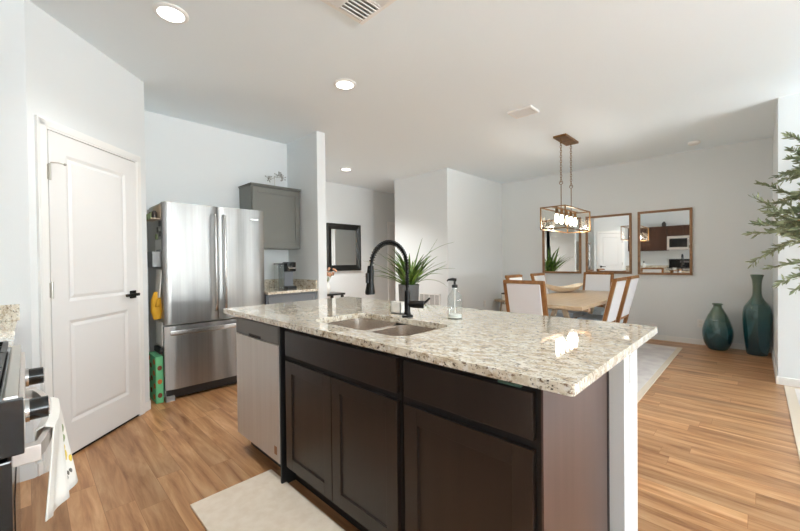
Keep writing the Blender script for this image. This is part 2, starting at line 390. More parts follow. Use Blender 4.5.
# baseboards
def baseboard(name, segs):
    b = MB()
    for x0, x1, y0, y1 in segs:
        b.box(x0, x1, y0, y1, 0, 0.075); 
    struct(b.build(name, M['trim'], bevel=0.003))
baseboard('baseboard_far', [(-3.62, 0.147, 6.606, 6.62)])
baseboard('baseboard_stub', [(0.133, 0.147, 5.026, 6.606), (0.147, 1.5, 5.026, 5.04)])
baseboard('baseboard_block', [(-3.62, -3.606, 4.816, 6.606), (-4.84, -3.62, 4.816, 4.83)])
baseboard('baseboard_hall', [(-5.8, -5.786, 2.485, 5.14)])
baseboard('baseboard_divider', [(-3.64, -3.626, 2.37, 2.485)])
baseboard('baseboard_left', [(-4.33, -4.316, 0.71, 2.3)])
# pony wall behind the island cabinets
PWX = -0.359
struct(MB().box(-2.44, PWX, 1.575, 1.785, 0, 0.884).build('wall_pony', M['wall']))

# pantry door in the angled wall: local x runs along the wall, local -y faces the room
DW0, DW1, DH = 0.124, 0.865, 2.035
def to_wall(o):
    o.location = (-2.95, 0, 0); o.rotation_euler = (0, 0, math.radians(135)); return o
b = MB()
cw, ct = 0.06, 0.016
b.box(DW0 - cw, DW0, -ct, 0.0, 0, DH + cw); b.box(DW1, DW1 + cw, -ct, 0.0, 0, DH + cw); b.box(DW0, DW1, -ct, 0.0, DH, DH + cw)
b.box(DW0 - cw + 0.008, DW0 - 0.012, -ct - 0.004, -ct, 0, DH + cw - 0.01); b.box(DW1 + 0.012, DW1 + cw - 0.008, -ct - 0.004, -ct, 0, DH + cw - 0.01); b.box(DW0 - cw + 0.008, DW1 + cw - 0.008, -ct - 0.004, -ct, DH + 0.012, DH + cw - 0.008)
to_wall(struct(b.build('trim_1', M['trim'], bevel=0.002)))
b = MB(); b.box(0.035, DW0 - cw, -0.012, 0, 0, 0.075); b.box(DW1 + cw, 1.0, -0.012, 0, 0, 0.075)
to_wall(struct(b.build('baseboard_pantry', M['trim'], bevel=0.003)))
def door_slab(x0, x1, z0, z1, yf):
    """two-panel moulded door, face towards -y"""
    b = MB(); st = 0.115; mid = 0.93; y0, y1 = yf, yf + 0.02
    rects = [(x0 + st, x1 - st, 0.22, mid - 0.06), (x0 + st, x1 - st, mid + 0.06, z1 - 0.12)]
    b.box(x0, x0 + st, y0, y1, z0, z1); b.box(x1 - st, x1, y0, y1, z0, z1)
    b.box(x0 + st, x1 - st, y0, y1, z0, rects[0][2]); b.box(x0 + st, x1 - st, y0, y1, rects[0][3], rects[1][2]); b.box(x0 + st, x1 - st, y0, y1, rects[1][3], z1)
    for (a, c, d, e) in rects:
        s, q = 0.02, 0.008
        vs = [(a, y0, d), (c, y0, d), (c, y0, e), (a, y0, e)] + [(a + s, y0 + q, d + s), (c - s, y0 + q, d + s), (c - s, y0 + q, e - s), (a + s, y0 + q, e - s)] + [(a + 2 * s, y0 + 0.002, d + 2 * s), (c - 2 * s, y0 + 0.002, d + 2 * s), (c - 2 * s, y0 + 0.002, e - 2 * s), (a + 2 * s, y0 + 0.002, e - 2 * s)]
        fs = [(i, (i + 1) % 4, 4 + (i + 1) % 4, 4 + i) for i in range(4)] + [(4 + i, 4 + (i + 1) % 4, 8 + (i + 1) % 4, 8 + i) for i in range(4)] + [(8, 9, 10, 11)]
        b.add(vs, fs)
    return b
struct_gap = struct(to_wall(MB().box(DW0, DW1, -0.002, 0.0, 0.0, DH).build('door_gap_shade', M['dark_gap'])))  # dark sheet behind the slab; shade of the door gap put into colour
d1 = to_wall(struct(door_slab(DW0 + 0.004, DW1 - 0.004, 0.022, DH - 0.006, -0.012 - 0.006).build('door_1', M['door'])))
b = MB()
for z in (0.28, 1.07, 1.78):
    h = MB(); h.box(DW0 - 0.006, DW0 + 0.012, -0.024, -0.016, z - 0.045, z + 0.045); h.cyl((DW0 + 0.002, -0.026, z - 0.05), (DW0 + 0.002, -0.026, z + 0.05), 0.006)
    h.build('hinge', M['nickel'], d1)
h = MB(); h.tube([(DW0 + 0.005, -0.026, 1.835), (DW0 + 0.03, -0.05, 1.84), (DW0 + 0.06, -0.065, 1.836)], 0.004); h.sphere((DW0 + 0.06, -0.065, 1.836), 0.008); h.build('door_stop', M['nickel'], d1)
h = MB(); hz = 0.985; hx = DW1 - 0.065
h.box(hx - 0.03, hx + 0.03, -0.028, -0.018, hz - 0.03, hz + 0.03, 0.003)
h.cyl((hx, -0.028, hz), (hx, -0.062, hz), 0.011); h.box(hx - 0.125, hx + 0.012, -0.07, -0.056, hz - 0.011, hz + 0.011, 0.003)
h.build('door_handle', M['black_metal'], d1)

# hall door on the hall wall
b = MB()
for y0, y1 in ((5.60, 5.66), (6.42, 6.48)): b.box(-5.85, -5.832, y0, y1, 0, 2.1)
b.box(-5.85, -5.832, 5.66, 6.42, 2.04, 2.1); struct(b.build('trim_3', M['trim'], bevel=0.002))
b = door_slab(0.0, 0.76, 0.01, 2.04, 0)
d2 = struct(b.build('door_2', M['door'])); d2.rotation_euler = (0, 0, PI / 2); d2.location = (-5.829, 5.66, 0)

# ================================================================== ceiling things
def downlight(x, y, label, first=None):
    if first: return dup(first, (x, y, HC), 0, label, 'recessed ceiling downlights')
    t = thing('recessed_downlight', label, 'ceiling light', (x, y, HC), 'recessed ceiling downlights')
    MB().lathe([(0.07, HC), (0.095, HC), (0.095, HC - 0.004), (0.088, HC - 0.010), (0.072, HC - 0.012), (0.07, HC - 0.008)], x, y, 32, caps=False).build('trim_ring', M['white_plastic'], t, smooth=True)
    MB().lathe([(0.0705, HC - 0.002), (0.0705, HC - 0.007)], x, y, 32).build('lens', M['lamp_glow'], t)
    return t
dl = downlight(-2.538, 0.637, 'round white recessed downlight in the ceiling nearest the pantry door')
downlight(-2.514, 1.926, 'round white recessed downlight in the ceiling over the left end of the island', dl)
downlight(-4.801, 3.676, 'round white recessed downlight in the ceiling in front of the black framed hall mirror', dl)
downlight(-0.9, 0.64, 'added unseen recessed downlight in the ceiling over the aisle between range and sink', dl)  # this and the next two are out of view, added to brighten the rooms
downlight(-0.9, 1.93, 'added unseen recessed downlight in the ceiling over the right end of the island', dl)
downlight(0.9, 3.0, 'added unseen recessed downlight in the ceiling towards the olive tree', dl)
for i, (x, y) in enumerate(((-2.538, 0.637), (-2.514, 1.926), (-4.801, 3.676), (-0.9, 0.64), (-0.9, 1.93), (0.9, 3.0))):  # the last three beams belong to the added downlights
    d = bpy.data.lights.new('downlight_beam', 'SPOT'); d.energy = (66, 66, 300, 44, 22, 14)[i]; d.spot_size = math.radians(125); d.spot_blend = 0.8; d.shadow_soft_size = 0.07; d.color = (1, 0.98, 0.95)
    o = bpy.data.objects.new('downlight_beam', d); o.location = (x, y, HC - 0.02); COL.objects.link(o)

# large supply diffuser with four louvre quadrants
def diffuser():
    x1, y1 = -1.50, 1.525; x0, y0 = -1.80, 1.02
    x0, x1, y0, y1 = -1.80, -1.38, 1.10, 1.52
    t = thing('ceiling_diffuser', 'large square white ceiling supply vent with four banks of louvres above the island', 'ceiling vent', ((x0 + x1) / 2, (y0 + y1) / 2, HC))
    b = MB(); f = 0.03; z0 = HC - 0.012
    b.box(x0, x1, y0, y0 + f, z0, HC); b.box(x0, x1, y1 - f, y1, z0, HC); b.box(x0, x0 + f, y0 + f, y1 - f, z0, HC); b.box(x1 - f, x1, y0 + f, y1 - f, z0, HC)
    b.build('vent_frame', M['white_plastic'], t, bevel=0.003)
    MB().box(x0 + f, x1 - f, y0 + f, y1 - f, HC - 0.002, HC).build('duct_backing', M['grille_dark'], t)
    cx, cy = (x0 + x1) / 2, (y0 + y1) / 2
    for (ax, bx, ay, by, along) in ((x0 + f, cx - 0.006, cy + 0.006, y1 - f, 'y'), (cx + 0.006, x1 - f, cy + 0.006, y1 - f, 'x'), (x0 + f, cx - 0.006, y0 + f, cy - 0.006, 'x'), (cx + 0.006, x1 - f, y0 + f, cy - 0.006, 'y')):
        lv = MB(); n = 6
        for k in range(n):
            if along == 'y':
                x = ax + (k + 0.5) * (bx - ax) / n; lv.bar((x, ay, HC - 0.014), (x, by, HC - 0.014), 0.026, 0.004, roll=(0.5, 0, 0.9))
            else:
                y = ay + (k + 0.5) * (by - ay) / n; lv.bar((ax, y, HC - 0.014), (bx, y, HC - 0.014), 0.026, 0.004, roll=(0, 0.5, 0.9))
        lv.build('louvre_bank', M['white_plastic'], t)
    b = MB(); b.box(cx - 0.006, cx + 0.006, y0 + f, y1 - f, HC - 0.02, HC - 0.002); b.box(x0 + f, x1 - f, cy - 0.006, cy + 0.006, HC - 0.02, HC - 0.002); b.build('cross_bar', M['white_plastic'], t)
diffuser()
def register():
    x0, x1, y0, y1 = -1.83, -1.58, 3.47, 3.67
    t = thing('ceiling_register', 'small white rectangular ceiling register between island and dining pendant', 'ceiling vent', ((x0 + x1) / 2, (y0 + y1) / 2, HC))
    b = MB(); f = 0.022; z0 = HC - 0.02
    b.box(x0, x1, y0, y0 + f, z0, HC); b.box(x0, x1, y1 - f, y1, z0, HC); b.box(x0, x0 + f, y0 + f, y1 - f, z0, HC); b.box(x1 - f, x1, y0 + f, y1 - f, z0, HC)
    b.build('vent_frame', M['white_plastic'], t, bevel=0.003)
    MB().box(x0 + f, x1 - f, y0 + f, y1 - f, HC - 0.002, HC).build('duct_backing', M['ink'], t)  # dark sheet; the duct's shade put into its colour
    lv = MB()
    for k in range(7):
        y = y0 + f + (k + 0.5) * (y1 - y0 - 2 * f) / 7; lv.bar((x0 + f, y, HC - 0.013), (x1 - f, y, HC - 0.013), 0.014, 0.002, roll=(0, 0.8, 0.6))
    lv.build('louvre_bank', M['white_plastic'], t)
register()
o = MB().lathe([(0.065, HC), (0.065, HC - 0.022), (0.05, HC - 0.034), (0.02, HC - 0.036)], -0.586, 6.131, 28).build('smoke_detector', M['white_plastic'], None, smooth=True)
tag(recentre(o, (-0.586, 6.131, HC)), 'round white smoke detector on the ceiling above the teal vases', 'smoke detector')

# ================================================================== PANTRY SIDE: fridge and the things on its flank
FX, FY0, FY1, FT = -3.69, 0.835, 1.752, 1.765
def fridge():
    t = thing('refrigerator', 'stainless steel french door refrigerator with bottom freezer drawer beside the pantry', 'refrigerator', (-4.0, 1.29, 0))
    MB().box(-4.30, FX - 0.075, FY0 + 0.006, FY1 - 0.006, 0.03, FT - 0.01, 0.004).build('cabinet_body', M['fridge_side'], t)
    def bowed(y0, y1, z0, z1, bow=0.005):
        b = MB(); n = 14; ym = (FY0 + FY1) / 2; hw = (FY1 - FY0) / 2
        pts = [(FX - 0.07, y0), (FX - 0.07, y1)]
        for k in range(n + 1):
            y = y1 + (y0 - y1) * k / n; e = min(y - y0, y1 - y); rd = 0.014
            edge = 0 if e > rd else rd - math.sqrt(max(0, rd * rd - (rd - e) ** 2))
            pts.append((FX - 0.010 + bow * (1 - ((y - ym) / hw) ** 2) - edge, y))
        b.prism(pts, z0, z1); return b
    def bar_handle(b, x, y, z0, z1):
        b.tube([(x - 0.035, y, z0), (x - 0.008, y, z0 + 0.012), (x, y, z0 + 0.05), (x, y, z1 - 0.05), (x - 0.008, y, z1 - 0.012), (x - 0.035, y, z1)], [0.010, 0.012, 0.013, 0.013, 0.012, 0.010], 12)
    mid = 1.288
    dl_ = bowed(FY0, mid - 0.003, 0.685, FT).build('left_door', M['steel'], t, smooth=True)
    dr_ = bowed(mid + 0.003, FY1, 0.685, FT).build('right_door', M['steel'], t, smooth=True)
    b = MB(); bar_handle(b, FX + 0.062, mid - 0.042, 0.775, 1.68); b.build('door_handle', M['handle_steel'], dl_, smooth=True)
    b = MB(); bar_handle(b, FX + 0.062, mid + 0.042, 0.775, 1.68); b.build('door_handle', M['handle_steel'], dr_, smooth=True)
    MB().box(FX + 0.001, FX + 0.010, 1.60, 1.68, 1.655, 1.672, 0.001).build('name_badge', M['chrome'], dr_)
    fz = bowed(FY0, FY1, 0.105, 0.668).build('freezer_drawer', M['steel'], t, smooth=True)
    b = MB(); x = FX + 0.045
    b.box(x, x + 0.016, FY0 + 0.03, FY1 - 0.03, 0.594, 0.638, 0.007); b.box(FX - 0.005, x + 0.002, FY0 + 0.05, FY0 + 0.08, 0.606, 0.632); b.box(FX - 0.005, x + 0.002, FY1 - 0.08, FY1 - 0.05, 0.606, 0.632)
    b.build('drawer_handle', M['handle_steel'], fz, smooth=True)
    MB().box(-4.2, FX - 0.05, FY0 + 0.02, FY1 - 0.02, 0.02, 0.1).build('base_grille', M['black_plastic'], t)
    MB().box(FX - 0.06, FX - 0.02, FY0 + 0.006, FY0 + 0.075, 0.0, 0.045, 0.004).build('foot_cover', M['grey_plastic'], t)
    MB().box(-4.25, -4.2, FY1 - 0.1, FY1 - 0.03, 0.0, 0.03).build('rear_foot', M['black_plastic'], t); MB().box(-4.25, -4.2, FY0 + 0.03, FY0 + 0.1, 0.0, 0.03).build('rear_foot', M['black_plastic'], t)
    MB().box(-4.29, FX - 0.02, FY0 + 0.02, FY0 + 0.09, FT - 0.01, FT + 0.008, 0.003).build('hinge_cover', M['fridge_side'], t)
fridge()
# things held on the fridge's pantry-facing flank (plane y = FY0+0.006, facing -y)
fy = FY0 + 0.006
t = thing('magnetic_shelf', 'tan magnetic shelf with dark bottles high on the fridge side', 'shelf', (-3.86, fy, 1.66))
MB().box(-4.02, -3.76, fy - 0.012, fy, 1.62, 1.745, 0.002).build('back_board', M['cork'], t)
MB().box(-4.02, -3.76, fy - 0.08, fy - 0.012, 1.615, 1.625, 0.002).build('ledge', M['cork'], t)
MB().box(-4.02, -3.76, fy - 0.084, fy - 0.078, 1.615, 1.665, 0.002).build('front_rail', M['sage'], t)
for k, (x, c) in enumerate(((-3.80, 'dark_jar'), (-3.86, 'sage'), (-3.92, 'dark_jar'))):
    b = MB(); y = fy - 0.045; b.lathe([(0.02, 1.625), (0.02, 1.675), (0.012, 1.69)], x, y, 14); o = recentre(b.build('spice_bottle', M[c], None, smooth=True), (x, y, 1.625))
    tag(o, ('dark spice bottle at the front end of the tan magnetic shelf', 'green spice bottle in the middle of the tan magnetic shelf', 'dark spice bottle at the rear end of the tan magnetic shelf')[k], 'bottle', 'spice bottles on the magnetic shelf')
for k, (x, z, c, lab) in enumerate(((-3.80, 1.58, 'dark_jar', 'small dark magnet highest on the fridge side'), (-3.87, 1.53, 'ink', 'small grey magnet below the highest dark magnet on the fridge side'), (-3.79, 1.49, 'dark_jar', 'small dark magnet midway between shelf and grey bin on the fridge side'), (-3.93, 1.47, 'sage', 'small green magnet at the rear above the grey bin on the fridge side'))):
    o = MB().box(x - 0.03, x + 0.03, fy - 0.01, fy, z - 0.024, z + 0.024, 0.004).build('fridge_magnet', M[c]); tag(recentre(o, (x, fy, z)), lab, 'magnet', 'magnets on the fridge side')
o = MB().box(-3.99, -3.77, fy - 0.002, fy, 1.27, 1.44).build('paper_sheet', M['paper']); tag(recentre(o, (-3.88, fy, 1.35)), 'white paper sheet behind the grey bin on the fridge side', 'paper')
b = MB(); x0, x1, z0, z1 = -3.93, -3.78, 1.19, 1.33; y0 = fy - 0.075
b.box(x0, x1, y0, y0 + 0.006, z0, z1); b.box(x0, x1, fy - 0.008, fy - 0.002, z0, z1 + 0.02); b.box(x0, x0 + 0.006, y0, fy - 0.002, z0, z1); b.box(x1 - 0.006, x1, y0, fy - 0.002, z0, z1); b.box(x0, x1, y0, fy - 0.002, z0, z0 + 0.006)
tag(recentre(b.build('magnetic_bin', M['grey_plastic']), (-3.855, fy, 1.26)), 'open grey plastic bin held on the fridge side', 'bin')
b = MB(); 
b.add([(-3.97, fy - 0.006, 1.17), (-3.77, fy - 0.006, 1.17), (-3.77, fy - 0.03, 0.93), (-3.90, fy - 0.03, 0.87), (-3.97, fy, 1.17), (-3.77, fy, 1.17), (-3.77, fy - 0.018, 0.93), (-3.90, fy - 0.018, 0.87)], [(0, 1, 2, 3), (7, 6, 5, 4), (0, 4, 5, 1), (1, 5, 6, 2), (2, 6, 7, 3), (3, 7, 4, 0)])
tag(recentre(b.build('dish_cloth', M['white_cloth']), (-3.87, fy, 1.1)), 'pale dish cloth hanging on the fridge side above the yellow oven mitt', 'cloth')
b = MB(); b.tube([(-3.85, fy - 0.03, 0.97), (-3.84, fy - 0.035, 0.9), (-3.83, fy - 0.035, 0.8), (-3.83, fy - 0.03, 0.73)], [0.02, 0.04, 0.045, 0.03], 12); b.tube([(-3.83, fy - 0.035, 0.84), (-3.78, fy - 0.037, 0.86), (-3.76, fy - 0.035, 0.92)], [0.02, 0.018, 0.012], 10)
tag(recentre(b.build('oven_mitt', M['yellow'], None, smooth=True), (-3.83, fy, 0.85)), 'yellow oven mitt hanging on the fridge side', 'oven mitt')
o = MB().box(-3.98, -3.765, fy - 0.012, fy, 0.49, 0.70, 0.002).build('notepad', M['paper']); tag(recentre(o, (-3.88, fy, 0.6)), 'white notepad low on the fridge side above the green bag', 'notepad')
b = MB(); b.box(-3.98, -3.77, fy - 0.03, fy, 0.425, 0.47, 0.004); tag(recentre(b.build('magnetic_rail', M['black_plastic']), (-3.88, fy, 0.45)), 'black magnetic rail on the fridge side just above the green bag', 'rail')
t = thing('shopping_bag', 'green folded cloth bag printed with avocados standing between pantry and fridge', 'bag', (-3.87, fy - 0.045, 0))
gb = MB().box(-4.02, -3.735, fy - 0.07, fy - 0.012, 0.0, 0.41, 0.008).build('bag_body', M['green_print'], t)
for k, (x, z) in enumerate(((-3.80, 0.05), (-3.90, 0.09), (-3.78, 0.15), (-3.88, 0.2), (-3.80, 0.26), (-3.91, 0.31), (-3.79, 0.36), (-3.97, 0.17), (-3.97, 0.37))):
    MB().sphere((x, fy - 0.07, z), 0.030, 1.2, 0.08, 0.8, 12, 6).build('avocado_print', M['print_brown' if k % 2 else 'print_orange'], gb, smooth=True)
for k, z in enumerate((0.07, 0.19, 0.31)):
    MB().sphere((-3.735, fy - 0.04, z), 0.022, 0.08, 0.8, 1, 10, 6).build('avocado_print', M['print_orange' if k % 2 else 'print_brown'], gb, smooth=True)

# ------------------------------------------------------------------ coffee nook
def front_x(b, xf, y0, y1, z0, z1, depth, stile, inset):
    """shaker front facing +X"""
    x0, x1 = xf - depth, xf
    b.box(x0, x1, y0, y0 + stile, z0, z1); b.box(x0, x1, y1 - stile, y1, z0, z1)
    b.box(x0, x1, y0 + stile, y1 - stile, z1 - stile, z1); b.box(x0, x1, y0 + stile, y1 - stile, z0, z0 + stile)
    b.box(x0, x1 - inset, y0 + stile, y1 - stile, z0 + stile, z1 - stile)
    return b
t = thing('wall_cabinet', 'grey shaker wall cabinet hanging to the right of the fridge', 'cabinet', (-4.33, 2.05, 1.39))
UX = -4.0
MB().box(-4.33, UX - 0.022, 1.755, 2.36, 1.385, 2.085).build('cabinet_box', M['grey_cab'], t)
front_x(MB(), UX, 1.765, 2.35, 1.39, 2.075, 0.02, 0.06, 0.008).build('cabinet_door', M['grey_cab'], t, bevel=0.0015)
b = MB(); b.box(-4.33, UX + 0.006, 1.75, 2.362, 2.085, 2.10); b.box(-4.33, UX + 0.016, 1.74, 2.367, 2.10, 2.112); b.build('crown', M['grey_cab'], t, bevel=0.003)
# sculpture on the cabinet
sx, sy, sz = -4.06, 2.06, 2.112
t = thing('wire_sculpture', 'small silver wire blossom sculpture standing on the grey wall cabinet', 'sculpture', (sx, sy, sz))
MB().lathe([(0.03, sz), (0.03, sz + 0.006), (0.006, sz + 0.012)], sx, sy, 18).build('base', M['wire'], t)
MB().tube([(sx, sy, sz + 0.01), (sx + 0.002, sy, sz + 0.07), (sx, sy, sz + 0.13)], 0.004, 8).build('stem', M['wire'], t)
rnd = random.Random(3)
for cx, cy, cz in ((sx, sy - 0.075, sz + 0.09), (sx, sy + 0.045, sz + 0.145), (sx + 0.01, sy + 0.09, sz + 0.12)):
    b = MB(); b.tube([(sx, sy, sz + 0.11), ((sx + cx) / 2, (sy + cy) / 2, cz), (cx, cy, cz)], 0.003, 6); b.sphere((cx, cy, cz), 0.012, u=10, v=6)
    for k in range(9):
        v = Vector((rnd.uniform(-1, 1), rnd.uniform(-1, 1), rnd.uniform(-1, 1))).normalized() * 0.042
        b.tube([(cx, cy, cz), (cx + v.x, cy + v.y, cz + v.z)], 0.0025, 5); b.sphere((cx + v.x, cy + v.y, cz + v.z), 0.007, u=8, v=5)
    b.build('wire_blossom', M['wire'], t)
NY0, NY1, NX = 1.765, 2.37, -3.655
t = thing('base_cabinet', 'slate grey base cabinet under the coffee maker between fridge and divider wall', 'cabinet', (-4.0, 2.06, 0))
MB().box(-4.322, NX - 0.045, NY0, NY1 - 0.006, 0.1, 0.884).build('cabinet_box', M['bluegrey_cab'], t)
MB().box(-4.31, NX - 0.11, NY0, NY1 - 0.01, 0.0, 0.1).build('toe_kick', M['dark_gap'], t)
dd = front_x(MB(), NX - 0.025, NY0 + 0.015, NY1 - 0.015, 0.715, 0.862, 0.02, 0.04, 0.006).build('drawer', M['bluegrey_cab'], t, bevel=0.0015)
front_x(MB(), NX - 0.025, NY0 + 0.015, NY1 - 0.015, 0.115, 0.70, 0.02, 0.06, 0.008).build('cabinet_door', M['bluegrey_cab'], t, bevel=0.0015)
t = thing('granite_worktop', 'short speckled granite worktop with upstand under the coffee maker', 'countertop', (-4.0, 2.06, 0.884))
MB().box(-4.33, NX, NY0, NY1, 0.884, 0.914).build('slab', M['granite'], t, bevel=0.003)
b = MB(); b.box(-4.33, -4.31, NY0, NY1, 0.914, 1.015); b.box(-4.31, NX - 0.015, NY1 - 0.02, NY1, 0.914, 1.015); b.build('upstand', M['granite'], t, bevel=0.002)
# coffee maker
kx, ky, kz = -4.02, 2.17, 0.914
t = thing('coffee_maker', 'slate and black single cup coffee maker on the nook worktop', 'coffee maker', (kx, ky, kz))
MB().box(kx - 0.10, kx + 0.03, ky - 0.055, ky + 0.075, kz, kz + 0.30, 0.015).build('body', M['coffee_grey'], t, smooth=True)
b = MB(); b.box(kx - 0.02, kx + 0.11, ky - 0.045, ky + 0.07, kz + 0.20, kz + 0.315, 0.02); b.build('brew_head', M['black_gloss'], t, smooth=True)
MB().tube([(kx + 0.10, ky - 0.03, kz + 0.26), (kx + 0.125, ky - 0.03, kz + 0.24), (kx + 0.125, ky + 0.055, kz + 0.24), (kx + 0.10, ky + 0.055, kz + 0.26)], 0.008, 10).build('lift_handle', M['chrome'], t, smooth=True)
MB().box(kx - 0.02, kx + 0.115, ky - 0.045, ky + 0.07, kz, kz + 0.028, 0.006).build('drip_tray', M['black_plastic'], t)
MB().box(kx + 0.029, kx + 0.034, ky - 0.04, ky + 0.065, kz + 0.03, kz + 0.195).build('front_panel', M['bluegrey_cab'], t)
MB().box(kx - 0.09, kx + 0.05, ky - 0.115, ky - 0.057, kz + 0.005, kz + 0.285, 0.012).build('water_tank', M['clear'], t)
MB().box(kx - 0.09, kx + 0.05, ky - 0.115, ky - 0.057, kz + 0.285, kz + 0.298, 0.003).build('tank_lid', M['black_plastic'], t)

# ================================================================== ISLAND
YF = 0.965                                 # plane of the cabinet fronts
YB = 1.575
def cab_box(x0, x1, t):
    b = MB(); e = YB - 0.004; b.box(x0, x0 + 0.018, YF + 0.022, e, 0.1, 0.880); b.box(x1 - 0.018, x1, YF + 0.022, e, 0.1, 0.880); b.box(x0, x1, YF + 0.022, e, 0.1, 0.118); b.box(x0, x1, e - 0.012, e, 0.1, 0.880); b.box(x0, x1, YF + 0.022, YF + 0.03, 0.1, 0.880); b.build('cabinet_box', M['espresso'], t)
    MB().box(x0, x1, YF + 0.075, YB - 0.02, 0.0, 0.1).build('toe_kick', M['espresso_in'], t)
t = thing('sink_cabinet', 'dark brown island base cabinet with two doors under the sink', 'cabinet', (-1.39, 1.27, 0))
cab_box(-1.853, -0.952, t)
MB().box(-1.815, -0.969, YF, YF + 0.02, 0.722, 0.855, 0.003).build('false_front', M['espresso'], t)
MB().panel_frame(-1.815, -1.396, 0.118, 0.694, YF, 0.02, 0.062, 0.008).build('cabinet_door', M['espresso'], t, bevel=0.001)
MB().panel_frame(-1.391, -0.969, 0.118, 0.694, YF, 0.02, 0.062, 0.008).build('cabinet_door', M['espresso'], t, bevel=0.001)
MB().box(-1.85, -0.955, YF + 0.019, YF + 0.0215, 0.1, 0.878).build('face_frame', M['espresso_in'], t)
t = thing('drawer_cabinet', 'dark brown island base cabinet with one drawer and door at the right end', 'cabinet', (-0.68, 1.27, 0))
cab_box(-0.950, -0.418, t)
MB().box(-0.930, -0.440, YF, YF + 0.02, 0.722, 0.855, 0.003).build('drawer', M['espresso'], t)
MB().panel_frame(-0.930, -0.440, 0.118, 0.694, YF, 0.02, 0.062, 0.008).build('cabinet_door', M['espresso'], t, bevel=0.001)
MB().box(-0.950, -0.42, YF + 0.019, YF + 0.0215, 0.1, 0.878).build('face_frame', M['espresso_in'], t)
MB().box(-0.418, -0.412, YF + 0.004, YB - 0.022, 0.0, 0.880).build('end_panel', mat('espresso_end', (86, 66, 62), 0.3, noise=((20, 20, 1.2), (74, 55, 50), 0.3, 0.7)), t)
MB().box(-0.418, -0.410, YB - 0.022, YB, 0.0, 0.880).build('scribe_strip', M['espresso_in'], t)
MB().box(-0.548, -0.478, YF + 0.004, YF + 0.02, 0.859, 0.866).build('cabinet_tag', M['sticker'], t)['label'] = 'pale green tag under the worktop edge'

t = thing('dishwasher', 'stainless dishwasher with dark control strip at the left end of the island', 'dishwasher', (-2.14, 1.27, 0))
DX0, DX1, DY = -2.436, -1.868, YF - 0.012
MB().box(DX0, DX1, YF + 0.02, YB - 0.02, 0.1, 0.878).build('tub', M['black_plastic'], t)
MB().box(DX0, DX1, YF + 0.075, YB - 0.03, 0.0, 0.1).build('toe_kick', M['black_plastic'], t)
d = MB().box(DX0, DX1, DY, YF + 0.02, 0.115, 0.765, 0.0015, 1).build('door', M['steel_soft'], t)
MB().box(DX1 - 0.03 - 0.03, DX1 - 0.03, DY - 0.001, DY, 0.155, 0.2).build('energy_label', M['tag_tan'], d)['label'] = 'small tan label'
c = MB()
c.box(DX0, DX1, DY, YF + 0.02, 0.77, 0.868, 0.004)
cp = c.build('control_panel', M['steel_dark'], t)
MB().box(-2.24, -2.08, DY - 0.001, DY + 0.004, 0.771, 0.788).build('pocket_handle', M['dark_gap'], cp)  # flat dark patch; shade of the grip pocket put into colour
MB().box(DX1 + 0.001, DX1 + 0.014, YF - 0.008, YB - 0.01, 0.0, 0.878).build('gap_shade_strip', M['black_plastic'], t)  # black strip in the open gap, its shade put into the colour

# granite island top with the sink cut out
IX0, IX1, IY0, IY1 = -2.585, -0.318, 0.925, 1.985
SX0, SX1, SY0, SY1 = -1.70, -1.025, 1.045, 1.41
def rrect(x0, x1, y0, y1, r, n=6):
    pts = []
    for cx, cy, a0 in ((x1 - r, y0 + r, -90), (x1 - r, y1 - r, 0), (x0 + r, y1 - r, 90), (x0 + r, y0 + r, 180)):
        for k in range(n + 1):
            a = math.radians(a0 + 90 * k / n); pts.append((cx + r * math.cos(a), cy + r * math.sin(a)))
    return pts
def top_with_hole():
    b = bmesh.new()
    outer = rrect(IX0, IX1, IY0, IY1, 0.012, 3); inner = rrect(SX0, SX1, SY0, SY1, 0.075, 8)
    es = []
    for pts in (outer, inner):
        vs = [b.verts.new((x, y, 0.914)) for x, y in pts]
        es += [b.edges.new((vs[i], vs[(i + 1) % len(vs)])) for i in range(len(vs))]
    bmesh.ops.triangle_fill(b, use_beauty=True, use_dissolve=False, edges=es)
    r = bmesh.ops.extrude_face_region(b, geom=b.faces[:])
    bmesh.ops.translate(b, verts=[v for v in r['geom'] if isinstance(v, bmesh.types.BMVert)], vec=(0, 0, -0.030))
    m = MB(); m.bm.free(); m.bm = b; return m
o = top_with_hole().build('island_worktop', M['granite'], None, bevel=0.004)
tag(recentre(o, (-1.45, 1.455, 0.884)), 'long speckled cream granite island worktop with a cut out for the sink', 'countertop')
# double bowl sink
t = thing('double_sink', 'stainless double bowl sink set under the island worktop', 'sink', (-1.33, 1.23, 0.70))
def bowl(x0, x1, y0, y1):
    b = MB(); n = 8; loops = []
    for (ins, z, r) in ((0, 0.884, 0.075), (0.004, 0.80, 0.075), (0.008, 0.73, 0.07), (0.03, 0.70, 0.06), (0.07, 0.692, 0.04)):
        loops.append([b.bm.verts.new((x, y, z)) for x, y in rrect(x0 + ins, x1 - ins, y0 + ins, y1 - ins, r, n)])
    N = len(loops[0])
    for p, q in zip(loops, loops[1:]):
        for i in range(N): b.bm.faces.new((p[i], p[(i + 1) % N], q[(i + 1) % N], q[i]))
    b.bm.faces.new(loops[-1]); return b
xm = (SX0 + SX1) / 2
for x0, x1 in ((SX0 - 0.004, xm - 0.008), (xm + 0.008, SX1 + 0.004)):
    bo = bowl(x0, x1, SY0 - 0.004, SY1 + 0.004).build('bowl', M['sink_steel'], t, smooth=True)
    MB().lathe([(0.042, 0.696), (0.042, 0.698), (0.03, 0.699), (0.02, 0.694)], (x0 + x1) / 2, 1.25, 20).build('drain', M['chrome'], bo, smooth=True)
MB().box(xm - 0.012, xm + 0.012, SY0 + 0.06, SY1 - 0.06, 0.70, 0.882, 0.005).build('divider', M['sink_steel'], t)

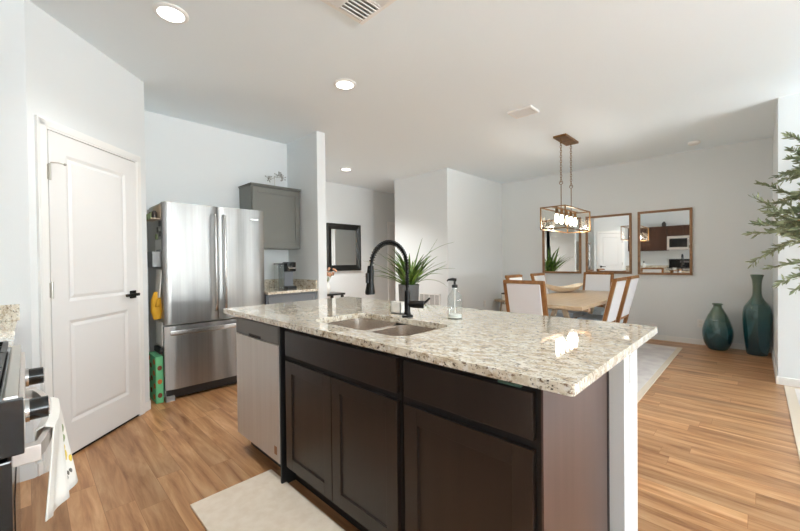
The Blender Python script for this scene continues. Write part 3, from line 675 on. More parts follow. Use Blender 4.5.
# spring neck faucet
fxx, fyy = -1.375, 1.462
t = thing('kitchen_faucet', 'tall black spring neck kitchen faucet behind the sink', 'faucet', (fxx, fyy, 0.914))
b = MB(); b.lathe([(0.031, 0.914), (0.031, 0.924), (0.020, 0.930), (0.0165, 0.945), (0.0165, 1.045), (0.0145, 1.055), (0.012, 1.06)], fxx, fyy, 24); b.build('body', M['black_metal'], t, smooth=True)
arc = [(fxx, fyy, 1.05), (fxx, fyy, 1.19)]
cyy, R = 1.332, 0.13
for k in range(1, 19):
    a = math.radians(180 * k / 18 * 0.94); arc.append((fxx, cyy + R * math.cos(a), 1.19 + R * math.sin(a)))
ex, ey, ez = arc[-1]; arc += [(fxx, ey - 0.004, ez - 0.02)]
MB().tube(arc, 0.0075, 10).build('hose', M['black_metal'], t, smooth=True)
sp = []; turns = 34; m_ = turns * 10
P_ = [Vector(p) for p in arc]; Lc = [0]
for a, c in zip(P_, P_[1:]): Lc.append(Lc[-1] + (c - a).length)
def at_len(s):
    for i in range(len(Lc) - 1):
        if s <= Lc[i + 1] or i == len(Lc) - 2:
            f = (s - Lc[i]) / (Lc[i + 1] - Lc[i]); return P_[i].lerp(P_[i + 1], f), (P_[i + 1] - P_[i]).normalized()
for k in range(m_ + 1):
    p, dd_ = at_len(0.03 + (Lc[-1] - 0.05) * k / m_)
    s = Vector((1, 0, 0)); q = dd_.cross(s); a = 2 * PI * turns * k / m_
    sp.append(p + (s * math.cos(a) + q * math.sin(a)) * 0.0115)
MB().tube(sp, 0.0028, 5).build('spring', M['black_metal'], t, smooth=True)
hd = MB(); hy = ey - 0.006
hd.tube([(fxx, hy, ez - 0.015), (fxx, hy - 0.002, ez - 0.05), (fxx, hy - 0.004, ez - 0.10), (fxx, hy - 0.006, ez - 0.145), (fxx, hy - 0.006, ez - 0.155)], [0.015, 0.018, 0.018, 0.025, 0.024], 18)
h_ = hd.build('spray_head', M['black_metal'], t, smooth=True)
MB().box(fxx - 0.008, fxx + 0.008, hy - 0.028, hy - 0.018, ez - 0.10, ez - 0.05, 0.003).build('spray_button', M['black_plastic'], h_)
MB().lathe([(0.022, ez - 0.158), (0.0225, ez - 0.155)], fxx, hy - 0.006, 18).build('spray_ring', M['chrome'], h_)
b = MB(); b.tube([(fxx, fyy, 0.985), (fxx + 0.03, fyy + 0.02, 0.985), (fxx + 0.075, fyy + 0.052, 0.982)], [0.015, 0.021, 0.021], 16); b.build('valve', M['black_metal'], t, smooth=True)
MB().tube([(fxx + 0.066, fyy + 0.046, 0.985), (fxx + 0.062, fyy + 0.085, 0.995), (fxx + 0.058, fyy + 0.12, 1.01)], [0.008, 0.007, 0.006], 10).build('lever', M['black_metal'], t, smooth=True)
# soap dispenser
qx, qy = -1.145, 1.585
t = thing('soap_dispenser', 'clear glass soap bottle with black pump standing on the island', 'soap dispenser', (qx, qy, 0.914))
MB().lathe([(0.036, 0.914), (0.039, 0.92), (0.039, 1.02), (0.036, 1.035), (0.018, 1.058), (0.014, 1.072), (0.014, 1.08)], qx, qy, 24).build('bottle', M['clear'], t, smooth=True)
MB().lathe([(0.035, 0.920), (0.035, 0.936)], qx, qy, 20).build('soap', mat('pale_soap', (232, 232, 226), 0.3), t, smooth=True)
p = MB(); p.lathe([(0.0155, 1.078), (0.0155, 1.092), (0.006, 1.095), (0.006, 1.112)], qx, qy, 16); p.tube([(qx + 0.006, qy + 0.006, 1.118), (qx - 0.008, qy - 0.008, 1.122), (qx - 0.026, qy - 0.022, 1.120), (qx - 0.03, qy - 0.026, 1.112)], [0.009, 0.008, 0.005, 0.004], 10)
p.build('pump', M['black_plastic'], t, smooth=True)
MB().tube([(qx, qy, 1.075), (qx, qy, 0.94)], 0.003, 6).build('dip_tube', M['white_plastic'], t)
# white holder beside the faucet
t = thing('sponge_holder', 'white ceramic sponge holder left of the black faucet', 'sponge holder', (-1.515, 1.535, 0.914))
b = MB(); hx_, hy_ = -1.515, 1.535; a_, c_ = 0.04, 0.026
b.box(hx_ - a_, hx_ + a_, hy_ - c_, hy_ - c_ + 0.005, 0.914, 0.982); b.box(hx_ - a_, hx_ + a_, hy_ + c_ - 0.005, hy_ + c_, 0.914, 0.982); b.box(hx_ - a_, hx_ - a_ + 0.005, hy_ - c_, hy_ + c_, 0.914, 0.982); b.box(hx_ + a_ - 0.005, hx_ + a_, hy_ - c_, hy_ + c_, 0.914, 0.982); b.box(hx_ - a_, hx_ + a_, hy_ - c_, hy_ + c_, 0.914, 0.92)
b.build('tray', M['ceramic'], t); MB().box(hx_ - 0.034, hx_ + 0.034, hy_ - 0.018, hy_ + 0.018, 0.92, 0.978, 0.006).build('sponge', M['paper'], t)
# outlet on the pony wall end
t = thing('wall_outlet', 'white power outlet on the end of the island pony wall', 'outlet', (PWX, 1.685, 0.787))
op = MB().box(PWX, PWX + 0.006, 1.650, 1.722, 0.730, 0.845, 0.002).build('cover_plate', M['white_plastic'], t)
for z in (0.762, 0.813): MB().box(PWX + 0.006, PWX + 0.008, 1.669, 1.703, z - 0.016, z + 0.016, 0.001).build('socket', M['grey_plastic'] if False else M['paper'], t)
# mat on the floor
o = MB().box(-2.035, -1.18, 0.555, 0.985, 0.0, 0.012, 0.004).build('kitchen_mat', M['mat_beige']); tag(recentre(o, (-1.6, 0.77, 0)), 'thin beige anti-fatigue mat on the floor before the sink cabinet', 'mat')

# ================================================================== RANGE WALL
RX0, RX1, RY = -1.93, -1.17, -0.035
t = thing('gas_range', 'stainless and black gas range in the left foreground', 'range', (-1.55, -0.35, 0))
MB().box(RX0 + 0.003, RX1, -0.655, RY - 0.03, 0.06, 0.915, 0.003).build('range_body', M['black_gloss'], t)
MB().box(RX0 + 0.03, RX1 - 0.03, -0.62, RY - 0.07, 0.0, 0.06).build('toe_kick', M['black_plastic'], t)
b = MB(); b.box(RX0, RX1 - 0.01, -0.042, -0.017, 0.905, 0.930, 0.004); b.build('front_trim', M['nickel'], t)
ck = MB().box(RX0, RX1, -0.645, -0.042, 0.905, 0.926, 0.003).build('cooktop', M['black_gloss'], t)
MB().box(RX0 + 0.002, RX1 - 0.014, RY - 0.002, RY + 0.027, 0.80, 0.903, 0.002).build('control_panel', M['steel_soft'], t)
MB().box(RX1 - 0.014, RX1, RY - 0.03, RY + 0.026, 0.80, 0.925, 0.003).build('end_cap', M['black_gloss'], t)
for gx0, gx1 in ((RX0 + 0.02, -1.675), (-1.668, -1.432), (-1.425, RX1 - 0.02)):
    g = MB(); z0 = 0.945
    for y in (-0.61, -0.53, -0.42, -0.33, -0.24, -0.13, -0.055): g.bar((gx0, y, z0), (gx1, y, z0), 0.012, 0.014)
    for x in (gx0 + 0.006, (gx0 + gx1) / 2, gx1 - 0.006): g.bar((x, -0.61, z0), (x, -0.055, z0), 0.012, 0.014)
    for x in (gx0 + 0.008, gx1 - 0.008):
        for y in (-0.6, -0.065): g.cyl((x, y, 0.925), (x, y, z0), 0.007, 8)
    g.build('grate', M['black_metal'], t)
for x, y in ((-1.79, -0.2), (-1.79, -0.48), (-1.55, -0.34), (-1.31, -0.2), (-1.31, -0.48)):
    MB().lathe([(0.045, 0.926), (0.045, 0.934), (0.032, 0.936), (0.032, 0.941)], x, y, 20).build('burner', M['black_metal'], t, smooth=True)
for x in (-1.735, -1.343):
    k = MB(); k.cyl((x, RY + 0.033, 0.848), (x, RY + 0.070, 0.848), 0.027, 24); kb = k.build('knob', M['black_gloss'], t, smooth=True)
    MB().cyl((x, RY + 0.027, 0.848), (x, RY + 0.035, 0.848), 0.030, 24).build('knob_ring', M['chrome'], kb, smooth=True)
    MB().box(x - 0.004, x + 0.004, RY + 0.070, RY + 0.073, 0.826, 0.870).build('pointer', M['chrome'], kb)
dr = MB().box(RX0 + 0.004, RX1 - 0.004, RY - 0.03, RY + 0.006, 0.25, 0.79, 0.004).build('oven_door', M['black_gloss'], t)
MB().box(RX0 + 0.1, RX1 - 0.1, RY + 0.006, RY + 0.008, 0.36, 0.66).build('oven_window', M['black_gloss'], dr)
h = MB(); n = 16; hz = 0.765; pr_ = []
for k in range(n + 1):
    f = k / n; x = -1.84 + 0.58 * f; y = 0.010 + 0.036 * math.sin(PI * f) ** 0.8; pr_.append((x, y))
for (xa, ya), (xb, yb) in zip(pr_, pr_[1:]): h.bar((xa, ya, hz), (xb, yb, hz), 0.014, 0.034)
h.box(-1.852, -1.82, RY, 0.019, hz - 0.02, hz + 0.02, 0.003); h.box(-1.28, -1.248, RY, 0.019, hz - 0.02, hz + 0.02, 0.003)
h.build('door_handle', M['steel_soft'], dr)
MB().box(RX0 + 0.004, RX1 - 0.004, RY - 0.03, RY + 0.004, 0.07, 0.24, 0.004).build('storage_drawer', M['black_gloss'], t)
bg = MB().box(RX0, RX1, -0.658, -0.615, 0.926, 1.20, 0.006).build('backguard', M['black_gloss'], t)
MB().box(-1.66, -1.44, -0.615, -0.612, 1.09, 1.15, 0.001).build('clock_display', M['steel_dark'], bg)
# tea towel over the handle
def towel():
    top = [(-1.63, 0.064), (-1.56, 0.064), (-1.49, 0.061), (-1.42, 0.055), (-1.35, 0.043)]
    bot = [(-1.43, 0.094, 0.585), (-1.385, 0.070, 0.58), (-1.345, 0.066, 0.583), (-1.30, 0.034, 0.578), (-1.25, 0.026, 0.59)]
    b = MB(); rows = 10; verts = []; nx = 4 * 6
    def lerp_list(L, u):
        i = min(int(u * (len(L) - 1)), len(L) - 2); f = u * (len(L) - 1) - i
        return [p + (q - p) * f for p, q in zip(L[i], L[i + 1])]
    # over the bar: back flap -> top -> front flap
    for r in range(rows + 4):
        for c in range(nx + 1):
            u = c / nx; tx, ty = lerp_list(top, u); bx, by, bz = lerp_list(bot, u)
            if r < 3:
                z = 0.70 + 0.085 * r / 2; x, y = tx, ty - 0.032
            elif r == 3: x, y, z = tx, ty - 0.016, 0.793
            else:
                f = (r - 4) / (rows - 1); x = tx + (bx - tx) * f; y = ty + (by - ty) * f + 0.004 * f * math.sin(u * 17); z = 0.785 + (bz - 0.785) * f
            verts.append((x, y, z))
    W = nx + 1; fs = [(r * W + c, r * W + c + 1, (r + 1) * W + c + 1, (r + 1) * W + c) for r in range(rows + 3) for c in range(nx)]
    b.add(verts, fs); o = b.build('tea_towel', M['white_cloth'], None, smooth=True)
    s = o.modifiers.new('thick', 'SOLIDIFY'); s.thickness = 0.003; s.offset = 1
    def on(u, f):
        tx, ty = lerp_list(top, u); bx, by, bz = lerp_list(bot, u)
        return Vector((tx + (bx - tx) * f, ty + (by - ty) * f + 0.004 * f * math.sin(u * 17) + 0.003, 0.785 + (bz - 0.785) * f))
    recentre(o, (-1.5, 0.06, 0.785)); tag(o, 'white tea towel with lemon print hanging over the oven handle', 'towel')
    def blob(name, m, spots):
        q = MB()
        for u, f, sx, sz in spots:
            p = on(u, f); q.sphere(p, 1, sx, 0.0045, sz, 12, 6)
        q.build(name, m, o)
    blob('lemon_print', M['lemon'], ((0.22, 0.62, 0.013, 0.018), (0.32, 0.5, 0.009, 0.012), (0.12, 0.7, 0.008, 0.012)))
    blob('leaf_print', M['sage'], ((0.3, 0.28, 0.009, 0.014), (0.25, 0.42, 0.008, 0.012), (0.4, 0.36, 0.007, 0.01)))
    blob('word_print', M['ink'], tuple((0.16 + 0.05 * k, 0.82, 0.003, 0.009) for k in range(5)))
towel()
# base cabinet, worktop between range and pantry
t = thing('base_cabinet', 'dark brown base cabinet between the gas range and the pantry wall', 'cabinet', (-2.45, -0.35, 0))
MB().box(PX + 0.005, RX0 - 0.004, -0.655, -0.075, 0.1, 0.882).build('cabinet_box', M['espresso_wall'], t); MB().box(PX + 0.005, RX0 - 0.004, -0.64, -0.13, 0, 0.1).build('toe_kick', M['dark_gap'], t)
for x0, x1 in ((PX + 0.02, -2.46), (-2.455, RX0 - 0.02)):
    b = MB(); b.box(x0, x1, -0.075, -0.057, 0.72, 0.86); b.build('drawer', M['espresso_wall'], t, bevel=0.002)
    b = MB(); st = 0.06; b.box(x0, x0 + st, -0.075, -0.057, 0.12, 0.70); b.box(x1 - st, x1, -0.075, -0.057, 0.12, 0.70); b.box(x0, x1, -0.075, -0.057, 0.12, 0.18); b.box(x0, x1, -0.075, -0.057, 0.64, 0.70); b.box(x0, x1, -0.075, -0.066, 0.12, 0.70); b.build('cabinet_door', M['espresso_wall'], t)
t = thing('granite_worktop', 'speckled granite worktop with upstand between range and pantry wall', 'countertop', (-2.45, -0.35, 0.884))
MB().box(PX, RX0 - 0.003, -0.66, -0.04, 0.884, 0.914).build('slab', M['granite'], t, bevel=0.003)
b = MB(); b.box(PX, PX + 0.02, -0.66, -0.03, 0.914, 1.005); b.box(PX + 0.02, RX0 - 0.003, -0.66, -0.64, 0.914, 1.005); b.build('upstand', M['granite'], t, bevel=0.002)
t = thing('lotion_bottle', 'white bottle with dark cap on the worktop between range and pantry wall', 'bottle', (-2.55, -0.42, 0.914))
MB().lathe([(0.034, 0.914), (0.036, 0.93), (0.036, 1.06), (0.016, 1.09)], -2.55, -0.42, 20).build('bottle_body', M['ceramic'], t, smooth=True); MB().lathe([(0.018, 1.09), (0.018, 1.14), (0.014, 1.145)], -2.55, -0.42, 16).build('cap', M['black_plastic'], t, smooth=True)
# brown wall cabinets + microwave
t = thing('wall_cabinet', 'dark brown wall cabinet with two doors beside the microwave, seen in the right wall mirror', 'cabinet', (-2.45, -0.5, 1.46))
MB().box(PX, RX0 - 0.003, -0.66, -0.352, 1.46, 2.2).build('cabinet_box', M['espresso_wall'], t)
def front_y(b, x0, x1, z0, z1, y0, st=0.06):
    b.box(x0, x0 + st, y0, y0 + 0.02, z0, z1); b.box(x1 - st, x1, y0, y0 + 0.02, z0, z1); b.box(x0 + st, x1 - st, y0, y0 + 0.02, z0, z0 + st); b.box(x0 + st, x1 - st, y0, y0 + 0.02, z1 - st, z1); b.box(x0 + st, x1 - st, y0, y0 + 0.012, z0 + st, z1 - st); return b
for x0, x1 in ((PX + 0.01, -2.452), (-2.448, RX0 - 0.012)): front_y(MB(), x0, x1, 1.47, 2.19, -0.352).build('cabinet_door', M['espresso_wall'], t)
t = thing('wall_cabinet', 'dark brown short wall cabinet directly above the microwave, seen in the right wall mirror', 'cabinet', (-1.55, -0.5, 1.885))
MB().box(RX0, RX1, -0.66, -0.352, 1.887, 2.2).build('cabinet_box', M['espresso_wall'], t)
for x0, x1 in ((RX0 + 0.01, -1.552), (-1.548, RX1 - 0.01)): front_y(MB(), x0, x1, 1.895, 2.19, -0.352).build('cabinet_door', M['espresso_wall'], t)
t = thing('microwave_oven', 'stainless microwave oven over the range, seen in the right wall mirror', 'microwave', (-1.55, -0.45, 1.47))
MB().box(RX0, RX1, -0.66, -0.27, 1.475, 1.885, 0.004).build('oven_body', M['steel_soft'], t)
dm = MB().box(RX0 + 0.005, -1.37, -0.27, -0.245, 1.485, 1.875, 0.006).build('oven_door', M['steel_soft'], t); MB().box(RX0 + 0.06, -1.44, -0.245, -0.243, 1.55, 1.81).build('door_glass', M['black_gloss'], dm)
MB().tube([(-1.40, -0.245, 1.52), (-1.40, -0.215, 1.55), (-1.40, -0.215, 1.81), (-1.40, -0.245, 1.84)], 0.010, 10).build('door_handle', M['chrome'], dm, smooth=True)
MB().box(-1.36, RX1 - 0.005, -0.27, -0.247, 1.485, 1.875, 0.004).build('control_panel', M['black_gloss'], t)
o = MB().lathe([(0.045, 2.2), (0.055, 2.23), (0.055, 2.30), (0.03, 2.33), (0.035, 2.345)], -2.03, -0.45, 20).build('decor_jar', M['dark_jar'], None, smooth=True); tag(recentre(o, (-2.03, -0.45, 2.2)), 'small dark jar on top of the brown wall cabinets, seen in the right wall mirror', 'jar')

# ================================================================== HALL WALL
def bevel_frame(x, y0, y1, z0, z1, wd, depth):
    """picture-frame moulding on a wall facing +X: outer lip raised, sloping to the glass"""
    b = MB(); prof = ((0, 0.0), (0, depth), (0.25 * wd, depth + 0.006), (wd, 0.012), (wd, 0.0))
    rings = []
    for ins, h in prof:
        rings.append([(x + h, y0 + ins, z0 + ins), (x + h, y1 - ins, z0 + ins), (x + h, y1 - ins, z1 - ins), (x + h, y0 + ins, z1 - ins)])
    vs = [p for r in rings for p in r]; fs = []
    for i in range(len(prof)):
        j = (i + 1) % len(prof)
        for k in range(4): fs.append((i * 4 + k, i * 4 + (k + 1) % 4, j * 4 + (k + 1) % 4, j * 4 + k))
    b.add(vs, fs); return b
t = thing('wall_mirror', 'black framed mirror on the hall wall beside the white divider wall', 'mirror', (-5.8, 4.375, 1.5))
bevel_frame(-5.8, 3.955, 4.77, 1.05, 1.962, 0.11, 0.035).build('mirror_frame', M['black_frame'], t)
MB().box(-5.799, -5.79, 4.055, 4.67, 1.15, 1.862).build('mirror_glass', M['mirror'], t)
t = thing('console_table', 'dark console table against the hall wall under the black framed mirror', 'table', (-5.6, 3.45, 0))
MB().box(-5.795, -5.42, 2.75, 4.10, 0.62, 0.655, 0.006).build('table_top', M['black_frame'], t)
for x in (-5.77, -5.45):
    for y in (2.8, 4.05): MB().box(x - 0.02, x + 0.02, y - 0.02, y + 0.02, 0, 0.62).build('leg', M['black_frame'], t)
MB().box(-5.78, -5.44, 2.8, 4.05, 0.15, 0.17).build('lower_shelf', M['black_frame'], t)
vx, vy = -5.55, 3.80
t = thing('flower_vase', 'small pale vase of dried flowers on the hall console table', 'vase', (vx, vy, 0.655))
MB().lathe([(0.04, 0.655), (0.06, 0.72), (0.055, 0.79), (0.03, 0.85), (0.035, 0.87)], vx, vy, 20).build('vase_body', M['ceramic'], t, smooth=True)
rnd = random.Random(11); b = MB(); f = MB()
for k in range(9):
    dx, dy, hz_ = rnd.uniform(-0.06, 0.06), rnd.uniform(-0.06, 0.12), rnd.uniform(0.12, 0.24)
    b.tube([(vx, vy, 0.82), (vx + dx * 0.5, vy + dy * 0.5, 0.86 + hz_ * 0.5), (vx + dx, vy + dy, 0.86 + hz_)], 0.004, 5)
    for q in range(5): f.sphere((vx + dx + rnd.uniform(-.02, .02), vy + dy + rnd.uniform(-.02, .02), 0.86 + hz_ + rnd.uniform(-.02, .02)), 0.02, u=8, v=6)
b.build('stems', M['sage'], t); f.build('flower_heads', M['flower'], t)

# tall planter with arching blades in front of the hall opening
px, py = -3.72, 3.99
t = thing('potted_plant', 'leafy green plant with arching blades in a tall grey planter beyond the island', 'potted plant', (px, py, 0))
MB().lathe([(0.115, 0.0), (0.12, 0.01), (0.155, 0.86), (0.157, 0.875), (0.145, 0.877), (0.138, 0.80)], px, py, 32).build('planter', M['pot_grey'], t, smooth=True)
MB().lathe([(0.137, 0.795), (0.137, 0.83)], px, py, 24).build('soil', M['soil'], t)
def blade(b, base, az, length, lean, droop, wd):
    n = 9; pts = []; p = Vector(base); el = PI / 2 - lean
    for k in range(n + 1):
        pts.append(p.copy()); p += Vector((math.cos(az) * math.cos(el), math.sin(az) * math.cos(el), math.sin(el))) * (length / n); el -= droop / n
    side = Vector((-math.sin(az), math.cos(az), 0)); vs = []
    for k, q in enumerate(pts):
        f = k / n; wv = wd * (0.55 + 0.45 * math.sin(PI * min(1, f * 1.3 + 0.1))) * (1 - f ** 5) + 0.001
        vs += [q - side * wv / 2, q + Vector((0, 0, -wv * 0.12)), q + side * wv / 2]
    b.add(vs, [f for k in range(n) for f in ((3 * k, 3 * k + 1, 3 * k + 4, 3 * k + 3), (3 * k + 1, 3 * k + 2, 3 * k + 5, 3 * k + 4))])
rnd = random.Random(5)
view_s = Vector((0.7, 0.714, 0))           # across the room
b = MB()
spec = []
for k in range(44):
    az = rnd.uniform(0, 2 * PI); spec.append((az, rnd.uniform(0.45, 0.74), rnd.uniform(0.1, 0.85), rnd.uniform(0.2, 1.1), rnd.uniform(0.055, 0.085)))
azr = math.atan2(0.714, 0.7); azl = azr + PI
spec += [(azr, 1.05, 0.25, 1.25, 0.06), (azr + .1, 0.80, 0.75, 1.0, 0.06), (azr - .1, 0.84, 0.45, 0.15, 0.085), (azr + .3, 0.78, 0.2, 0.15, 0.08), (azl, 0.80, 0.7, 0.7, 0.05), (azl + .15, 0.72, 0.95, 0.8, 0.045), (azl - .2, 0.72, 0.5, 0.5, 0.055), (azr + .2, 0.68, 0.9, 1.5, 0.045), (azl + .1, 0.74, 0.25, 0.25, 0.06), (azr - .3, 0.7, 0.65, 0.7, 0.055)]
for az, L_, le, dr_, wd in spec: blade(b, (px + rnd.uniform(-.04, .04), py + rnd.uniform(-.04, .04), 0.82), az, L_, le, dr_, wd)
o = b.build('blades', M['leaf'], t, smooth=True); s = o.modifiers.new('thick', 'SOLIDIFY'); s.thickness = 0.002
b = MB()
for k in range(12): blade(b, (px + rnd.uniform(-.03, .03), py + rnd.uniform(-.03, .03), 0.82), rnd.uniform(0, 2 * PI), rnd.uniform(0.2, 0.34), rnd.uniform(0.1, 0.6), 0.3, 0.035)
o = b.build('young_blades', M['leaf_young'], t, smooth=True); s = o.modifiers.new('thick', 'SOLIDIFY'); s.thickness = 0.002

# return-air grille on the block wall
t = thing('return_air_grille', 'white return air grille low on the wall behind the potted plant', 'vent', (-4.02, 4.83, 0.57))
gx0, gx1, gz0, gz1 = -4.26, -3.78, 0.38, 0.665
b = MB(); b.box(gx0, gx1, 4.818, 4.83, gz0, gz0 + 0.025); b.box(gx0, gx1, 4.818, 4.83, gz1 - 0.025, gz1); b.box(gx0, gx0 + 0.025, 4.818, 4.83, gz0, gz1); b.box(gx1 - 0.025, gx1, 4.818, 4.83, gz0, gz1)
for k in (1, 2, 3): b.box(gx0 + k * 0.12 - 0.008, gx0 + k * 0.12 + 0.008, 4.818, 4.83, gz0, gz1)
b.build('grille_frame', M['white_plastic'], t); MB().box(gx0 + 0.02, gx1 - 0.02, 4.827, 4.83, gz0 + 0.02, gz1 - 0.02).build('duct_backing', M['grille_dark'], t)
b = MB()
for k in range(14): z = gz0 + 0.03 + k * 0.0165; b.bar((gx0 + 0.02, 4.823, z), (gx1 - 0.02, 4.823, z), 0.010, 0.006)
b.build('louvre_bank', M['white_plastic'], t)
def outlet(name_label, centre, axis):
    x, y, z = centre; t = thing('wall_outlet', name_label, 'outlet', centre)
    if axis == 'x': MB().box(x, x + 0.006, y - 0.036, y + 0.036, z - 0.058, z + 0.058, 0.002).build('cover_plate', M['white_plastic'], t); b = MB(); b.box(x + 0.006, x + 0.008, y - 0.017, y + 0.017, z - 0.04, z - 0.01); b.box(x + 0.006, x + 0.008, y - 0.017, y + 0.017, z + 0.01, z + 0.04)
    else: MB().box(x - 0.036, x + 0.036, y - 0.006, y, z - 0.058, z + 0.058, 0.002).build('cover_plate', M['white_plastic'], t); b = MB(); b.box(x - 0.017, x + 0.017, y - 0.008, y - 0.006, z - 0.04, z - 0.01); b.box(x - 0.017, x + 0.017, y - 0.008, y - 0.006, z + 0.01, z + 0.04)
    b.build('socket', M['paper'], t)
outlet('white power outlet on the mirror wall behind the squat teal vase', (-0.565, 6.62, 0.30), 'y')
outlet('white power outlet low on the bright wall behind the soap dispenser', (-3.62, 5.95, 0.42), 'x')

# ================================================================== FAR WALL MIRRORS
def wall_mirror_y(x0, x1, z0, z1, label):
    t = thing('wall_mirror', label, 'mirror', ((x0 + x1) / 2, 6.62, (z0 + z1) / 2), 'wood framed mirrors on the dining wall')
    b = MB(); f = 0.032; y0 = 6.585
    b.box(x0, x0 + f, y0, 6.62, z0, z1); b.box(x1 - f, x1, y0, 6.62, z0, z1); b.box(x0 + f, x1 - f, y0, 6.62, z0, z0 + f); b.box(x0 + f, x1 - f, y0, 6.62, z1 - f, z1)
    b.build('mirror_frame', M['mirror_frame'], t, bevel=0.003)
    MB().box(x0 + f, x1 - f, 6.606, 6.619, z0 + f, z1 - f).build('mirror_glass', M['mirror'], t)
wall_mirror_y(-2.80, -2.135, 0.98, 1.936, 'leftmost of three wood framed mirrors, behind the hanging lantern')
wall_mirror_y(-2.062, -1.393, 0.985, 1.936, 'middle wood framed mirror reflecting the white pantry door')
wall_mirror_y(-1.312, -0.65, 0.978, 1.94, 'rightmost wood framed mirror reflecting the brown cabinets and microwave')

# ================================================================== PENDANT
lx, ly = -1.72, 4.78
t = thing('lantern_pendant', 'rectangular aged brass and glass lantern pendant with five bulbs over the dining table', 'pendant light', (lx, ly, HC))
MB().box(-1.795, -1.64, 4.56, 5.0, HC - 0.025, HC, 0.004).build('canopy', M['brass'], t)
X0, X1, Y0, Y1, Z0, Z1 = lx - 0.15, lx + 0.15, ly - 0.44, ly + 0.44, 1.582, 1.852
for y in (ly - 0.17, ly + 0.17):
    b = MB(); z = HC - 0.025; n = 0
    while z > 2.19:
        pts = []
        for k in range(11):
            a = 2 * PI * k / 10; u, v = 0.010 * math.cos(a), 0.020 * math.sin(a)
            pts.append((lx + (u if n % 2 else 0), y + (0 if n % 2 else u), z - 0.018 + v))
        b.tube(pts, 0.003, 5, caps=False); z -= 0.030; n += 1
    b.build('chain', M['brass'], t)
    b = MB(); pts = [(lx + 0.02 * math.cos(2 * PI * k / 16), y, 2.165 + 0.02 * math.sin(2 * PI * k / 16)) for k in range(17)]; b.tube(pts, 0.0035, 6, caps=False)
    b.tube([(lx, y, 2.145), (lx, y, Z1)], 0.005, 8); b.build('hanging_rod', M['brass'], t)
b = MB(); s = 0.013
for z in (Z0 + s / 2, Z1 - s / 2):
    for y in (Y0 + s / 2, Y1 - s / 2): b.box(X0, X1, y - s / 2, y + s / 2, z - s / 2, z + s / 2)
    for x in (X0 + s / 2, X1 - s / 2): b.box(x - s / 2, x + s / 2, Y0 + s, Y1 - s, z - s / 2, z + s / 2)
for x in (X0 + s / 2, X1 - s / 2):
    for y in (Y0 + s / 2, Y1 - s / 2): b.box(x - s / 2, x + s / 2, y - s / 2, y + s / 2, Z0 + s, Z1 - s)
b.box(lx - 0.02, lx + 0.02, Y0 + s, Y1 - s, Z1 - 0.012, Z1 - 0.002)
b.build('lantern_frame', M['brass'], t, bevel=0.001)
for y in (Y0 + s / 2, Y1 - s / 2): MB().box(X0 + s, X1 - s, y - 0.0015, y + 0.0015, Z0 + s, Z1 - s).build('glass_pane', M['lantern_pane'], t)
for x in (X0 + s / 2, X1 - s / 2): MB().box(x - 0.0015, x + 0.0015, Y0 + s, Y1 - s, Z0 + s, Z1 - s).build('glass_pane', M['lantern_pane'], t)
for k in range(5):
    y = ly + (k - 2) * 0.155
    so = MB().lathe([(0.017, Z1 - 0.012), (0.017, Z1 - 0.06), (0.020, Z1 - 0.065), (0.020, Z1 - 0.08)], lx, y, 14).build('bulb_socket', M['brass'], t, smooth=True)
    MB().lathe([(0.012, Z1 - 0.08), (0.018, Z1 - 0.10), (0.023, Z1 - 0.13), (0.022, Z1 - 0.165), (0.014, Z1 - 0.188), (0.004, Z1 - 0.193)], lx, y, 16).build('bulb', M['bulb_glow'], so, smooth=True)

for k in (-1, 1):
    d = bpy.data.lights.new('lantern_light', 'POINT'); d.energy = 9; d.shadow_soft_size = 0.06; d.color = (1, 0.93, 0.83); d.specular_factor = 0.1
    o = bpy.data.objects.new('lantern_light', d); o.location = (lx, ly + k * 0.2, Z0 + 0.06); COL.objects.link(o)

# ================================================================== DINING SET
TZ = 0.76; TX0, TX1, TY0, TY1 = -2.02, -1.205, 3.74, 5.82
rug = thing('dining_rug', 'pale faded area rug under the dining table', 'rug', (-1.72, 4.83, 0))
MB().box(-2.72, -0.72, 3.50, 6.20, 0.0, 0.008).build('rug_border', M['rug_border'], rug); MB().box(-2.67, -0.77, 3.55, 6.15, 0.008, 0.010).build('rug_field', M['rug'], rug)
rug = thing('living_rug', 'pale rug on the floor at the far right edge beside the wall end', 'rug', (1.3, 3.2, 0))
MB().box(0.185, 2.6, 1.2, 4.98, 0.0, 0.008).build('rug_border', M['rug_border'], rug); MB().box(0.25, 2.54, 1.26, 4.92, 0.008, 0.010).build('rug_field', M['rug'], rug)
FZ = 0.010
t = thing('dining_table', 'long pale wood dining table with splayed legs behind the island', 'table', (-1.7, 4.78, FZ))
MB().box(TX0, TX1, TY0, TY1, TZ - 0.036, TZ, 0.004).build('table_top', M['table_wood'], t)
tcx = (TX0 + TX1) / 2 + 0.07
for y in (TY0 + 0.34, TY1 - 0.34):
    for s_ in (-1, 1): MB().bar((tcx + s_ * 0.26, y, FZ), (tcx + s_ * 0.05, y, TZ - 0.085), 0.045, 0.045).build('leg', M['table_leg'], t)
    MB().box(tcx - 0.3, tcx + 0.3, y - 0.03, y + 0.03, TZ - 0.086, TZ - 0.036).build('cross_brace', M['table_leg'], t)
MB().box(tcx - 0.03, tcx + 0.03, TY0 + 0.34, TY1 - 0.34, 0.18, 0.24).build('stretcher', M['table_leg'], t)
